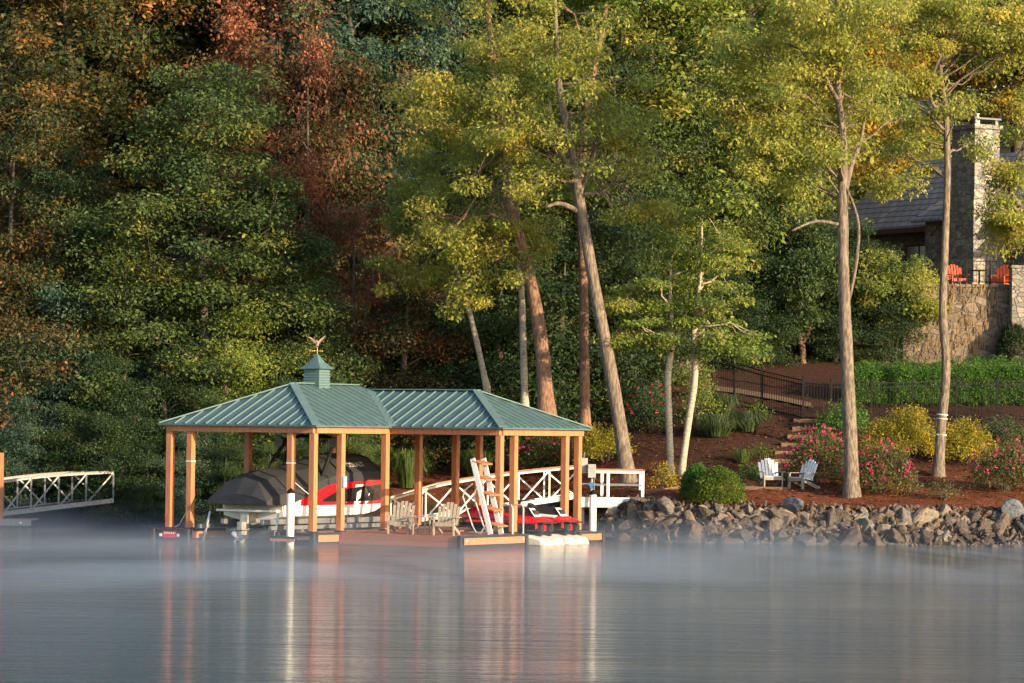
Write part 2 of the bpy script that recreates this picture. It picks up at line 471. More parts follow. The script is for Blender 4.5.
def water_mat():
    m, t, b = nodes('lake_water')
    b.inputs['Base Color'].default_value = (0.022, 0.032, 0.026, 1)
    b.inputs['Roughness'].default_value = 0.07
    b.inputs['IOR'].default_value = 1.33
    a = noise(t, 1.0, 4, 0.6, stretch=(0.5, 1.7, 1), dist=0.4)
    c = noise(t, 1.0, 3, 0.6, stretch=(3.0, 7.5, 1))
    mx = t.nodes.new('ShaderNodeMath')
    mx.operation = 'MULTIPLY_ADD'
    t.links.new(c, mx.inputs[0])
    mx.inputs[1].default_value = 0.6
    t.links.new(a, mx.inputs[2])
    sw = noise(t, 1.0, 2, 0.5, stretch=(0.13, 0.8, 1), dist=0.6)
    m2 = t.nodes.new('ShaderNodeMath')
    m2.operation = 'MULTIPLY_ADD'
    t.links.new(sw, m2.inputs[0])
    m2.inputs[1].default_value = 0.8
    t.links.new(mx.outputs[0], m2.inputs[2])
    pat = ramp(t, noise(t, 1.0, 3, 0.55, stretch=(0.03, 0.075, 1), dist=0.5), [(0.36, (.28, .28, .28)), (0.62, (1, 1, 1))])
    m3 = t.nodes.new('ShaderNodeMath')
    m3.operation = 'MULTIPLY'
    t.links.new(m2.outputs[0], m3.inputs[0])
    t.links.new(pat, m3.inputs[1])
    bump(t, b, m3.outputs[0], 1.0, 0.18)
    return m
wm = MB().add([(-1500, -800, 0), (1500, -800, 0), (1500, 160, 0), (-1500, 160, 0)], [(0, 1, 2, 3)])
obj('water', wm, water_mat())['kind'] = 'structure'

def mist_mat():
    m = bpy.data.materials.new('lake_mist')
    m.use_nodes = True
    t = m.node_tree
    t.nodes.remove(t.nodes['Principled BSDF'])
    pv = t.nodes.new('ShaderNodeVolumePrincipled')
    pv.inputs['Color'].default_value = (0.62, 0.76, 1.0, 1)
    pv.inputs['Anisotropy'].default_value = 0.2
    tc = t.nodes.new('ShaderNodeTexCoord')
    sp = t.nodes.new('ShaderNodeSeparateXYZ')
    t.links.new(tc.outputs['Object'], sp.inputs[0])
    def mr(val, a, b_, c, d):
        n = t.nodes.new('ShaderNodeMapRange')
        n.interpolation_type = 'SMOOTHSTEP'
        t.links.new(val, n.inputs[0])
        for i, x in enumerate((a, b_, c, d)):
            n.inputs[i + 1].default_value = x
        return n.outputs[0]
    n = noise(t, 1.0, 4, 0.6, stretch=(0.085, 0.05, 0.8), dist=0.9)
    big = mr(noise(t, 1.0, 2, 0.5, stretch=(0.030, 0.022, 0.2), dist=0.4), 0.36, 0.60, 0.30, 1.0)
    zt = t.nodes.new('ShaderNodeMath'); zt.operation = 'MULTIPLY_ADD'      # wisps thin out with height
    t.links.new(sp.outputs['Z'], zt.inputs[0]); zt.inputs[1].default_value = -0.10
    t.links.new(n, zt.inputs[2])
    nn = mr(zt.outputs[0], 0.37, 0.60, 0.03, 1.0)
    zf = mr(sp.outputs['Z'], 0.0, 1.8, 1.0, 0.0)
    zf2 = t.nodes.new('ShaderNodeMath'); zf2.operation = 'POWER'
    t.links.new(zf, zf2.inputs[0]); zf2.inputs[1].default_value = 3.4
    yf = mr(sp.outputs['Y'], 60.0, 96.0, 0.03, 1.0)
    def mul(a, b_):
        k = t.nodes.new('ShaderNodeMath'); k.operation = 'MULTIPLY'
        t.links.new(a, k.inputs[0])
        if isinstance(b_, float):
            k.inputs[1].default_value = b_
        else:
            t.links.new(b_, k.inputs[1])
        return k.outputs[0]
    t.links.new(mul(mul(mul(mul(nn, zf2.outputs[0]), yf), big), 0.068), pv.inputs['Density'])
    t.links.new(pv.outputs[0], t.nodes['Material Output'].inputs['Volume'])
    return m
mist = obj('mist', MB().box(-60, 60, 35, 127, 0.01, 1.8), mist_mat())
mist['kind'] = 'stuff'

# ------------------------------------------------------------------ leaves and trees
def leaf_mesh(name, C, RAD, cnt, L, seed, mat_, droop=0.25, flat=0.45, wid=0.55, shell=2.2):
    """C: clump centres (n,3); RAD: clump radii (n,3); cnt: leaves per clump; L: leaf length"""
    rng = np.random.default_rng(seed)
    C, RAD = np.asarray(C, float), np.asarray(RAD, float)
    idx = np.repeat(np.arange(len(C)), cnt)
    n = len(idx)
    d = rng.normal(size=(n, 3))
    d /= np.linalg.norm(d, axis=1, keepdims=True)
    r_ = rng.random(n) ** (1 / shell)
    P = C[idx] + d * RAD[idx] * r_[:, None]
    nor = rng.normal(size=(n, 3)) * (1 - flat) + np.array([0, 0, 1.0]) * flat * 1.6 + d * 0.35
    nor /= np.linalg.norm(nor, axis=1, keepdims=True)
    ax = rng.normal(size=(n, 3)) + np.array([0, 0, -1.0]) * droop * 3 + d * 0.5
    ax -= nor * (ax * nor).sum(1, keepdims=True)
    ax /= np.linalg.norm(ax, axis=1, keepdims=True) + 1e-9
    sd = np.cross(nor, ax)
    ln = L * (0.45 + 1.1 * rng.random(n) ** 1.3)[:, None]
    V = np.stack([P, P + ax * ln * 0.45 + sd * ln * wid * 0.5, P + ax * ln, P + ax * ln * 0.45 - sd * ln * wid * 0.5], 1).reshape(-1, 3)
    return quad_mesh(name, V, (rng.random(n) * 0.6 + rng.random(len(C))[idx] * 0.4), mat_)
def quad_mesh(name, V, tint, mat_):
    n = len(V) // 4
    me = bpy.data.meshes.new(name)
    me.vertices.add(4 * n)
    me.vertices.foreach_set('co', np.asarray(V, np.float32).ravel())
    me.loops.add(4 * n)
    me.loops.foreach_set('vertex_index', np.arange(4 * n, dtype=np.int32))
    me.polygons.add(n)
    me.polygons.foreach_set('loop_start', np.arange(0, 4 * n, 4, dtype=np.int32))
    a = me.attributes.new('tint', 'FLOAT', 'FACE')
    a.data.foreach_set('value', np.asarray(tint, np.float32))
    me.update(calc_edges=True)
    me.materials.append(mat_)
    return me
def curve_pts(p, q, sag, n=5, rng=random):
    p, q = Vector(p), Vector(q)
    out = []
    k = (q - p).length * 0.07
    for i in range(n + 1):
        t = i / n
        c = p.lerp(q, t) + Vector((0, 0, sag * math.sin(math.pi * t)))
        if 0 < i < n:
            c += Vector((rng.uniform(-k, k), rng.uniform(-k, k), rng.uniform(-k, k)))
        out.append(c)
    return out
def on_trunk(tp, t):
    t = max(0.0, min(0.9999, t)) * (len(tp) - 1)
    i = int(t)
    return Vector(tp[i][:3]).lerp(Vector(tp[i + 1][:3]), t - i), tp[i][3] + (tp[i + 1][3] - tp[i][3]) * (t - i)
def smooth_path(tp, sub=4):
    """Catmull-Rom through (x,y,z,r)"""
    a = np.array(tp, float)
    a = np.vstack([2 * a[0] - a[1], a, 2 * a[-1] - a[-2]])
    out = []
    for i in range(1, len(a) - 2):
        for k in range(sub):
            t = k / sub
            out.append(0.5 * ((2 * a[i]) + (-a[i - 1] + a[i + 1]) * t + (2 * a[i - 1] - 5 * a[i] + 4 * a[i + 1] - a[i + 2]) * t * t + (-a[i - 1] + 3 * a[i] - 3 * a[i + 1] + a[i + 2]) * t ** 3))
    out.append(a[-2])
    return [tuple(x) for x in out]
def grow(tp, env, n_clump, seed, cr=(0.7, 1.3), flat=0.6, limb_r=0.055, lo=0.3, shell=1.6, big_limbs=()):
    """trunk and limbs as one mesh, clump centres of the foliage; env: ellipsoids (cx,cy,cz,rx,ry,rz,weight)"""
    rng = random.Random(seed)
    mb = MB()
    sp = smooth_path(tp)
    # root flare
    base = list(sp[0])
    pts = [(base[0], base[1], base[2] - 0.25, base[3] * 1.5)] + [(*sp[0][:3], sp[0][3] * 1.22)] + sp[1:]
    mb.tube([p[:3] for p in pts], [p[3] * (1 + rng.uniform(-0.05, 0.05)) for p in pts], 10)
    zs = [p[2] for p in sp]
    cs, rs = [], []
    wt = [e[6] for e in env]
    for i in range(n_clump):
        e = rng.choices(env, wt)[0]
        d = Vector((rng.gauss(0, 1), rng.gauss(0, 1), rng.gauss(0, 1))).normalized() * rng.random() ** (1 / shell)
        c = Vector((e[0] + d.x * e[3], e[1] + d.y * e[4], e[2] + d.z * e[5]))
        k = rng.uniform(*cr)
        cs.append(c)
        rs.append((k, k, k * flat * rng.uniform(0.8, 1.2)))
        # the limb that carries it: from an earlier bough or from the trunk
        hd = min((Vector((c.x - p[0], c.y - p[1], 0)).length for p in sp))
        near = min(range(i), key=lambda j: (cs[j] - c).length) if i else None
        if near is not None and rng.random() < .78 and (cs[near] - c).length < hd * 1.1 + .6:
            p, r0 = Vector(cs[near]) - Vector((0, 0, .1)), limb_r * .5
        else:
            zt = c.z - hd * rng.uniform(0.35, 0.8)
            t = float(np.interp(zt, zs, np.linspace(0, 1, len(zs))))
            if t < lo:
                t = lo + rng.random() * .22
            p, r0 = on_trunk(sp, t)
        lr = min(r0 * 0.6, limb_r * rng.uniform(0.6, 1.2))
        q = curve_pts(p, c, rng.uniform(-0.1, 0.35) * (c - p).length * 0.35, 5, rng)
        mb.tube(q, [lr * (1 - 0.8 * j / 5) for j in range(6)], 5, cap=False)
        for _ in range(2):
            e2 = c + Vector((rng.uniform(-k, k), rng.uniform(-k, k), rng.uniform(-k, k) * 0.5))
            mb.tube([q[3], q[4].lerp(e2, 0.5), e2], [lr * 0.4, lr * 0.25, lr * 0.12], 4, cap=False)
    for bl in big_limbs:
        mb.tube([b_[:3] for b_ in smooth_path(bl)], [b_[3] for b_ in smooth_path(bl)], 7)
    return mb, cs, rs
def tree(name, label, loc, tp, env, n_clump, leaves_per, L, seed, leaf, bark, cr=(0.45, 1.0), flat=0.55, limb_r=0.055, lo=0.3, group=None, droop=0.35, wid=0.5, cat='tree', big_limbs=(), shell=1.6, lshell=2.2):
    t = thing(name, label, cat, loc, 0, group)
    mb, cs, rs = grow(tp, env, n_clump, seed, cr, flat, limb_r, lo, shell, big_limbs)
    obj('trunk', mb, bark, t, smooth=True)
    obj('crown', leaf_mesh('crown', cs, rs, leaves_per, L, seed, leaf, droop, 0.4, wid, lshell), None, t)
    return t

def hero(label, base_px, pts_px, Y, radii, env_px, n_clump, per, L, seed, leaf, bark, name='tree', limbs_px=(), **kw):
    """trunk traced at distance Y; env in picture units at that distance becomes metres"""
    b = hit(*base_px)
    if Y is None:
        Y = b.y
    k = Y / FPX
    loc = at(base_px[0], base_px[1], Y) if abs(b.y - Y) > 2.0 else b
    Y = loc.y
    tp = []
    for (px, py), r_ in zip([base_px] + list(pts_px), radii):
        p = at(px, py, Y) - loc
        tp.append((p.x, p.y + random.uniform(-0.1, 0.1), p.z, r_))
    env = []
    for (cx, cy, rx, ry, wt, *dy) in env_px:
        c = at(cx, cy, Y) - loc
        env.append((c.x, c.y + (dy[0] if dy else 0), c.z, rx * k, max(1.5, min(rx * k, 4.0)), ry * k, wt))
    lb = []
    for L_ in limbs_px:
        q = []
        for (px, py, r_, dy) in L_:
            p = at(px, py, Y) - loc
            q.append((p.x, p.y + dy, p.z, r_))
        lb.append(q)
    return tree(name, label, loc, tp, env, n_clump, per, L, seed, leaf, bark, big_limbs=lb, **kw)

# ------------------------------------------------------------------ background forest: archetypes, then copies
def archetype(seed, H, W, leaf, bark, n, per, L, z0=0.25, conic=0.0, cr=(0.8, 1.5), name='woodland_tree'):
    rng = random.Random(seed)
    tp = [(0, 0, 0, 0.24), (rng.uniform(-.2, .2), 0, H * 0.3, 0.19), (rng.uniform(-.5, .5), rng.uniform(-.3, .3), H * 0.65, 0.12), (rng.uniform(-.6, .6), 0, H * 0.97, 0.03)]
    env = []
    for k in range(5):
        f = k / 4
        z = H * (z0 + (0.97 - z0) * f)
        rad = W * (1 - conic * f) * (0.75 + 0.25 * math.sin(math.pi * min(1, f * 1.05 + 0.12)))
        env.append((rng.uniform(-.4, .4), rng.uniform(-.4, .4), z, rad, rad, H * 0.13, rad * rad))
    return tree(name, 'woodland tree', (0, 0, -200), tp, env, n, per, L, seed, leaf, bark, cr=cr, lo=0.12, limb_r=0.06)
ARCH = [archetype(11, 15, 3.6, L_mid, M_bark_dark, 105, 465, 0.160),
        archetype(12, 19, 4.2, L_mid, M_bark_dark, 120, 465, 0.168, z0=0.3),
        archetype(13, 12, 3.4, L_mid, M_bark_dark, 95, 465, 0.152, z0=0.12),
        archetype(14, 21, 3.4, L_mid, M_bark_grey, 100, 434, 0.168, z0=0.38, cr=(0.8, 1.4)),
        archetype(15, 8, 3.0, L_mid, M_bark_dark, 80, 465, 0.136, z0=0.1),
        archetype(16, 15, 3.6, L_mid, M_bark_dark, 100, 372, 0.160, z0=0.1, conic=0.5)]
used = set()
AH = [15, 19, 12, 21, 8, 15]
def woodland(k, px, Y, height, leaf, label, group='trees of the wood behind the shore', bark=None, sx=1.0):
    """copy archetype k to picture column px at distance Y, scaled to the given height"""
    x = (px - 512) / FPX * Y
    s = height / AH[k]
    src = ARCH[k]
    t = copy_thing(src, (x, Y, h(x, Y) - 0.1), random.uniform(0, 6.28), label, (s * sx, s * sx, s), {'crown': leaf, **({'trunk': bark} if bark else {})})
    t['group'] = group
    return t
G_ = 'trees of the wood behind the shore'
# the ones one can tell apart
woodland(1, 205, 128.5, 14.5, L_mid, 'broad olive green tree rising straight behind the boathouse roof', sx=1.35)
woodland(2, 120, 129.5, 9.5, L_mid, 'lower spreading olive tree beside the broad one near the boathouse', sx=1.3)
woodland(2, 290, 130, 8.5, L_mid, 'olive green tree directly behind the cupola', sx=1.2)
woodland(1, 65, 137, 20, L_orange, 'tall tree turned orange at the top of the shaded wood', sx=1.25)
woodland(0, 10, 131, 13, L_orange, 'shorter rusty orange tree at the edge of the picture above the far walkway', sx=1.1)
woodland(3, 160, 141, 22, L_orange, 'tall thin tree with rusty leaves behind the olive trees', sx=1.1)
woodland(1, 268, 138, 20.5, L_red, 'tall pinkish red maple above the boathouse cupola', sx=0.95)
woodland(2, 335, 136, 14, L_russet, 'dull red tree between the blue green trees and the yellow oak', sx=0.9)
woodland(1, 345, 139, 21, L_blue, 'tall blue green tree beside the red maple', sx=1.0)
woodland(1, 420, 141, 20, L_blue, 'second blue green tree, beyond the yellow oak')
woodland(5, 372, 132, 9.5, L_russet, 'low rust red sapling behind the boathouse ridge', sx=0.8)
woodland(5, 305, 133, 15.5, L_red, 'slim rust red tree in front of the blue green trees', sx=0.7)
woodland(5, 352, 130.5, 9.5, L_red, 'red leaved sapling beside the yellow oak', sx=0.8)
woodland(4, 320, 128.5, 6.2, L_mid, 'bushy green sapling behind the boathouse ridge', sx=1.0)
woodland(4, 235, 127.5, 6.0, L_birch, 'yellow green sapling behind the hip of the boathouse roof', sx=1.1)
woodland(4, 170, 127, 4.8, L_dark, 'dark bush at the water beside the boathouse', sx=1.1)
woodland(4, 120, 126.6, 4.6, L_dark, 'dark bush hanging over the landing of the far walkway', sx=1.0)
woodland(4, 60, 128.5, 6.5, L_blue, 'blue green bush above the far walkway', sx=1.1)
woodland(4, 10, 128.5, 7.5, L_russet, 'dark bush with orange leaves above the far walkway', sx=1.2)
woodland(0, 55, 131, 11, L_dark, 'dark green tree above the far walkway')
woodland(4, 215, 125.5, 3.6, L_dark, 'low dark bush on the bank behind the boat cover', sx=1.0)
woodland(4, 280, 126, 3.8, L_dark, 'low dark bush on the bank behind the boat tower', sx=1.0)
woodland(4, 345, 126.5, 3.4, L_mid, 'low green bush on the bank behind the bow of the boat', sx=1.1)
woodland(4, 405, 130, 6.5, L_russet, 'dark rhododendron with a few red leaves behind the ridge', sx=1.1)
woodland(4, 455, 131, 7.0, L_dark, 'dark rhododendron behind the thin leaning trunk', sx=1.2)
woodland(4, 510, 131, 7.0, L_dark, 'dark rhododendron behind the pale thin trunk', sx=1.2)
woodland(4, 560, 132, 7.0, L_dark, 'dark rhododendron behind the reddish pine trunk', sx=1.2)
woodland(4, 615, 133, 6.6, L_dark, 'dark rhododendron beyond the big leaning trunk', sx=1.2)
woodland(4, 655, 135, 6.0, L_mid, 'green bush beside the board fence', sx=1.0)
woodland(0, 500, 138, 13, L_mid, 'green tree in the dark gap behind the leaning trunks')
woodland(0, 610, 139, 13, L_mid, 'green tree behind the tall pine')
woodland(0, 705, 141, 12, L_mid, 'leafy green tree behind the birch crowns')
woodland(2, 690, 143, 17, L_birch, 'yellow green tree filling the gap above the birch crowns', sx=1.1)
woodland(4, 800, 143, 6.5, L_dark, 'dark evergreen tree behind the forked ornamental tree', sx=1.3)
woodland(4, 765, 144, 7, L_dark, 'dark evergreen tree behind the iron fence', sx=1.2)
woodland(3, 650, 143, 22, L_lime, 'tall slim tree with a bare sunlit trunk behind the pine', bark=M_bark_red, sx=1.1)
woodland(3, 735, 146, 23, L_lime, 'tall slim tree behind the birch pair', bark=M_bark_red, sx=1.1)
woodland(3, 700, 158, 26, L_gold, 'golden tree high in the wood above the birch pair', sx=1.2)
woodland(1, 575, 155, 24, L_gold, 'golden tree high in the wood behind the pine', sx=1.1)
woodland(1, 800, 160, 25, L_gold, 'golden tree behind the roof of the house', sx=1.2)
woodland(4, 880, 166, 7.5, L_gold, 'golden bush on the hill just behind the house roof', sx=1.3)
woodland(4, 925, 167, 7.0, L_lime, 'yellow green bush on the hill behind the house chimney', sx=1.3)
woodland(1, 900, 172, 24, L_gold, 'orange gold tree above the house roof', sx=1.1)
woodland(1, 985, 174, 25, L_orange, 'orange tree above the house chimney', sx=1.2)
woodland(1, 1050, 170, 24, L_gold, 'golden tree beside the house at the edge of the picture', sx=1.1)
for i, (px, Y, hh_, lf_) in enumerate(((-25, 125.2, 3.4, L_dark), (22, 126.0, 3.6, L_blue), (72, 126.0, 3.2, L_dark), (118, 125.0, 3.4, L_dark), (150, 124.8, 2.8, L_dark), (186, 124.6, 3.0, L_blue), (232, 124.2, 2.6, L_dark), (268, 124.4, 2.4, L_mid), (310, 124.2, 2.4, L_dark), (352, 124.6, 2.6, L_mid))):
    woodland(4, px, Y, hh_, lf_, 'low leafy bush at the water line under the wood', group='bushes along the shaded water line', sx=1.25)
for px, Y, hh_, lf_, lab in ((862, 141.5, 3.2, L_dark, 'dark bush between the forked tree and the many stemmed tree'), (835, 140.0, 4.0, L_dark, 'low dark bush behind the tall grey trunk'), (770, 139.5, 4.0, L_dark, 'low dark bush above the sloping fence'), (884, 140.0, 3.8, L_dark, 'low dark bush behind the many stemmed tree'), (735, 138.5, 3.6, L_dark, 'low dark bush beside the end of the board fence')):
    woodland(4, px, Y, hh_, lf_, lab, group='dark bushes above the iron fence', sx=1.2)
# the rest of the wood
rng = random.Random(5)
kinds = [(L_dark, 'dark green tree deep in the wood'), (L_mid, 'olive tree deep in the wood'), (L_orange, 'rusty tree deep in the wood'), (L_blue, 'blue green tree deep in the wood'), (L_lime, 'yellow green tree deep in the wood'), (L_gold, 'golden tree deep in the wood')]
for Y, n, off in ((147, 13, 0), (160, 13, 30), (178, 12, 10)):
    for i in range(n):
        px = -120 + off + i * 1240 / n + rng.uniform(-25, 25)
        if px > 800 and Y < 176:
            continue
        leaf, lab = rng.choices(kinds, (5, 3, 1.2, 2, 0, 0) if px < 430 else (0, 2, 1, .4, 4, 4))[0]
        woodland(rng.choice((0, 1, 1, 3)), px, Y + rng.uniform(-4, 4), rng.uniform(19, 26), leaf, lab, sx=1.25)
for a in ARCH:                                        # the sources themselves go
    for ch in list(a.children):
        bpy.data.objects.remove(ch)
    bpy.data.objects.remove(a)
# far wood as one mass
rng2 = np.random.default_rng(9)
C, RD = [], []
for i in range(520):
    x = rng2.uniform(-52, 52); y = rng2.uniform(188, 215)
    C.append((x, y, h(x, y) + rng2.uniform(0.5, 15))); k = rng2.uniform(1.6, 3.0); RD.append((k, k, k * .75))
o = obj('woods', leaf_mesh('woods', C, RD, 110, 0.5, 4, L_dark), None)
tag(o, 'dark wood on the hill filling the gaps far behind', 'woods', kind='stuff')

# ------------------------------------------------------------------ the trees on the bank
hero('big pale trunked tree leaning over the gangway landing', (629, 483), [(614, 390), (597, 300), (582, 215), (574, 165), (560, 90), (556, 30), (554, -30)], None,
     [0.265, 0.23, 0.21, 0.185, 0.155, 0.12, 0.085, 0.04],
     [(560, 60, 90, 70, 3), (520, 150, 70, 55, 2), (610, 130, 70, 60, 2.2), (650, 215, 45, 35, 0.8), (570, -40, 90, 60, 2)], 92, 350, 0.128, 21, L_lime, M_bark_grey, name='oak_tree', lo=0.45,
     limbs_px=[[(580, 212, .11, 0), (560, 204, .08, -.3), (546, 208, .05, -.5)], [(578, 200, .10, 0), (590, 165, .08, .3), (602, 115, .06, .6), (604, 90, .03, .8)], [(575, 175, .09, 0), (556, 148, .07, -.3), (535, 128, .05, -.6)], [(573, 160, .08, 0), (553, 125, .06, -.5), (548, 100, .03, -.8)]], cat='tree')
hero('straight reddish pine trunk behind the boathouse hip end', (585, 424), [(584, 340), (583, 260), (580, 190), (588, 100), (604, 20), (608, -40)], 126,
     [0.19, 0.175, 0.16, 0.14, 0.12, 0.10, 0.05],
     [(575, 190, 22, 22, 1.2), (545, 120, 35, 30, 1.2), (600, -10, 60, 40, 3)], 30, 623, 0.128, 22, L_shrub, M_bark_red, name='pine_tree', lo=0.5, wid=0.22, cat='pine tree')
hero('thick brown trunked oak with yellow boughs bending over the roof', (547, 416), [(541, 340), (528, 270), (512, 215), (505, 150), (495, 80), (488, 10), (485, -40)], 124,
     [0.29, 0.25, 0.225, 0.20, 0.16, 0.12, 0.09, 0.04],
     [(460, 110, 75, 60, 3), (505, 60, 60, 50, 2), (440, 215, 55, 45, 2.2), (500, 250, 50, 45, 1.8), (470, -20, 80, 50, 2), (470, 300, 35, 25, 0.6)], 100, 350, 0.128, 23, L_lime, M_bark_red, name='oak_tree', lo=0.4,
     limbs_px=[[(524, 260, .09, 0), (515, 228, .06, -.3), (490, 215, .04, -.8)], [(528, 272, .06, 0), (510, 255, .05, -.5), (495, 262, .03, -.9)]])
hero('slim pale trunk standing close beside the thick brown oak', (525, 407), [(523, 340), (521, 285), (512, 220), (505, 150)], 125.5,
     [0.13, 0.12, 0.11, 0.085, 0.04], [(520, 235, 40, 35, 1), (500, 165, 40, 40, 1)], 26, 320, 0.128, 24, L_lime, M_bark_birch, name='slim_tree', lo=0.6)
hero('thin trunk leaning away from the boathouse roof', (487, 388), [(474, 330), (463, 290), (452, 262), (435, 225), (420, 190)], 127,
     [0.11, 0.10, 0.09, 0.08, 0.06, 0.03], [(415, 205, 40, 38, 2), (405, 270, 35, 30, 1.2), (440, 275, 40, 30, 1.2), (430, 160, 40, 30, 1)], 54, 320, 0.128, 25, L_lime, M_bark_birch, name='slim_tree', lo=0.55,
     limbs_px=[[(455, 262, .05, 0), (440, 210, .04, -.3), (420, 200, .025, -.6)]])
hero('pale birch trunk, the straight one of the pair', (671, 476), [(669, 420), (668, 375), (672, 340), (670, 290), (672, 250)], None,
     [0.125, 0.115, 0.11, 0.10, 0.06, 0.03], [(655, 310, 45, 38, 2), (640, 340, 40, 18, 1), (675, 265, 40, 35, 1)], 52, 330, 0.115, 26, L_birch, M_bark_birch, name='birch_tree', lo=0.5, flat=0.28, group='birch pair beside the gangway', cat='birch')
hero('pale birch trunk, the bending one of the pair', (681, 475), [(688, 425), (695, 375), (694, 330), (700, 280), (702, 220)], None,
     [0.125, 0.12, 0.115, 0.10, 0.06, 0.03], [(715, 320, 50, 40, 2), (735, 345, 35, 16, 1.2), (705, 250, 50, 42, 1.6), (690, 210, 35, 20, .5)], 66, 330, 0.115, 27, L_birch, M_bark_birch, name='birch_tree', lo=0.5, flat=0.28, group='birch pair beside the gangway', cat='birch')
hero('tall grey trunked tree rising beside the white garden chairs', (852, 497), [(850, 430), (846, 340), (843, 260), (843, 200), (843, 140), (838, 90), (836, 30), (834, -40)], None,
     [0.275, 0.235, 0.21, 0.19, 0.18, 0.14, 0.11, 0.08, 0.03],
     [(800, 150, 66, 46, 3), (850, 80, 90, 60, 3.2), (770, 90, 60, 50, 2), (730, 60, 50, 60, 1.2), (840, 10, 110, 50, 3), (775, 200, 34, 20, .35)], 145, 350, 0.128, 28, L_lime, M_bark_grey, name='tall_tree', lo=0.42, droop=0.5,
     limbs_px=[[(849, 302, .05, 0), (856, 262, .06, -.15), (858, 228, .055, -.2), (853, 205, .045, -.15), (845, 185, .03, 0)], [(842, 205, .12, 0), (852, 165, .09, .2), (862, 140, .06, .4), (868, 108, .04, .5), (880, 85, .015, .6)], [(840, 105, .09, 0), (828, 85, .07, -.3), (822, 65, .05, -.5), (805, 62, .03, -.8)], [(842, 225, .06, 0), (815, 222, .05, -.4), (790, 232, .03, -.8)]])
slender = hero('slender tree with a white banded trunk near the yellow bushes', (938, 476), [(941, 430), (946, 370), (943, 310), (945, 240), (947, 170), (946, 110), (940, 60), (945, -20)], None,
     [0.215, 0.17, 0.155, 0.14, 0.13, 0.115, 0.10, 0.07, 0.03],
     [(925, 80, 75, 50, 3), (905, 135, 36, 28, 1.0), (893, 180, 22, 20, .3), (925, 165, 22, 20, .3), (960, 10, 90, 45, 3), (1000, 40, 50, 30, 1.2), (975, 150, 18, 14, 0.3)], 98, 350, 0.128, 29, L_lime, M_bark_grey, name='tall_tree', lo=0.5, droop=0.5,
     limbs_px=[[(943, 118, .07, 0), (930, 95, .06, 0), (938, 60, .05, -.3), (962, 25, .03, -.6)], [(944, 130, .06, 0), (925, 110, .05, .4), (900, 95, .04, .8)]])
for py0, py1 in ((414, 415.2), (418.3, 419), (434, 435.5)):
    Ys = slender.location.y
    ring = []
    for py in (py0, py1):
        pxs = float(np.interp(py, [370, 430, 476], [946, 941, 938]))
        ring.append(at(pxs, py, Ys) - slender.location)
    mb = MB(); mb.tube(ring[::-1], [.203, .202], 14, cap=False)
    obj('pale_band', mb, M_offwhite, slender)
hero('small leafy tree at the edge of the picture above the round topiary', (1052, 400), [(1045, 300), (1030, 220), (1010, 185), (1040, 110)], 127,
     [0.16, 0.13, 0.11, 0.09, 0.03], [(1014, 222, 34, 30, 2.4), (1002, 180, 22, 24, .8), (1040, 120, 40, 60, 1.5)], 45, 341, 0.128, 30, L_lime, M_bark_grey, name='tall_tree', lo=0.3,
     limbs_px=[[(1035, 150, .08, 0), (1005, 182, .06, -.3), (985, 205, .03, -.5)]])
# ornamental trees below the house
hero('round yellow green ornamental tree with several thin stems before the stone wall', (895, 362), [(897, 340), (900, 310), (898, 280)], None,
     [0.08, 0.07, 0.06, 0.03], [(898, 290, 45, 36, 3), (880, 275, 30, 20, 1), (930, 310, 20, 15, 0.6)], 78, 300, 0.125, 31, L_lime, M_bark_grey, name='ornamental_tree', lo=0.5, cr=(0.5, 0.9),
     limbs_px=[[(893, 362, .06, 0), (884, 330, .05, -.1), (878, 310, .03, -.2)], [(896, 362, .05, .1), (905, 335, .045, .1), (912, 305, .03, .1)], [(894, 360, .05, .2), (891, 330, .04, .3), (892, 305, .03, .3)]], group='ornamental trees below the house')
hero('forked dark trunked ornamental tree behind the iron fence', (803, 363), [(802, 345), (795, 325), (788, 300)], None,
     [0.13, 0.12, 0.09, 0.04], [(800, 285, 45, 42, 3), (825, 270, 30, 40, 1.2), (785, 325, 25, 14, .6)], 84, 300, 0.14, 32, L_mid, M_bark_red, name='ornamental_tree', lo=0.5, cr=(0.5, 0.9),
     limbs_px=[[(802, 345, .09, 0), (810, 328, .08, 0), (815, 300, .05, 0)]], group='ornamental trees below the house')

# ------------------------------------------------------------------ shrubs, grasses, flowers
def clipped(r, hh, n, seed):
    rng = random.Random(seed)
    C, RD = [], []
    for i in range(n):
        u = (i + .5) / n
        a = i * 2.39996
        z = math.cos(u * 1.75)
        q = math.sin(u * 1.75)
        j = rng.uniform(.86, 1.0)
        C.append((q * math.cos(a) * r * j * .9, q * math.sin(a) * r * j * .9, hh * (.12 + .80 * max(-.1, z) * j)))
        k = rng.uniform(.11, .19) * max(.7, r)
        RD.append((k, k, k))
    return C, RD
def dome(cx, r, hh, n, seed, k=(0.25, 0.45), d=None):
    rng = random.Random(seed)
    C, RD = [], []
    d = d or r
    for i in range(n):
        a = rng.uniform(0, 6.283)
        u = rng.random() ** 0.5
        zz = (1 - u * u) ** 0.5 * rng.uniform(0.35, 1.0)
        kk = rng.uniform(*k)
        C.append((u * math.cos(a) * r * 0.88, u * math.sin(a) * d * 0.88, max(0.12, zz * hh * 0.9)))
        RD.append((kk, kk, kk * 0.8))
    return C, RD
def stems(n, r, hh, seed, rad=0.014):
    rng = random.Random(seed)
    mb = MB()
    for i in range(n):
        a = rng.uniform(0, 6.283)
        q = Vector((math.cos(a) * r * rng.uniform(.3, .9), math.sin(a) * r * rng.uniform(.3, .9), hh * rng.uniform(.6, .95)))
        mb.tube(curve_pts((q.x * .15, q.y * .15, -0.05), q, 0.05, 4, rng), [rad, rad * .9, rad * .7, rad * .5, rad * .3], 4)
    return mb
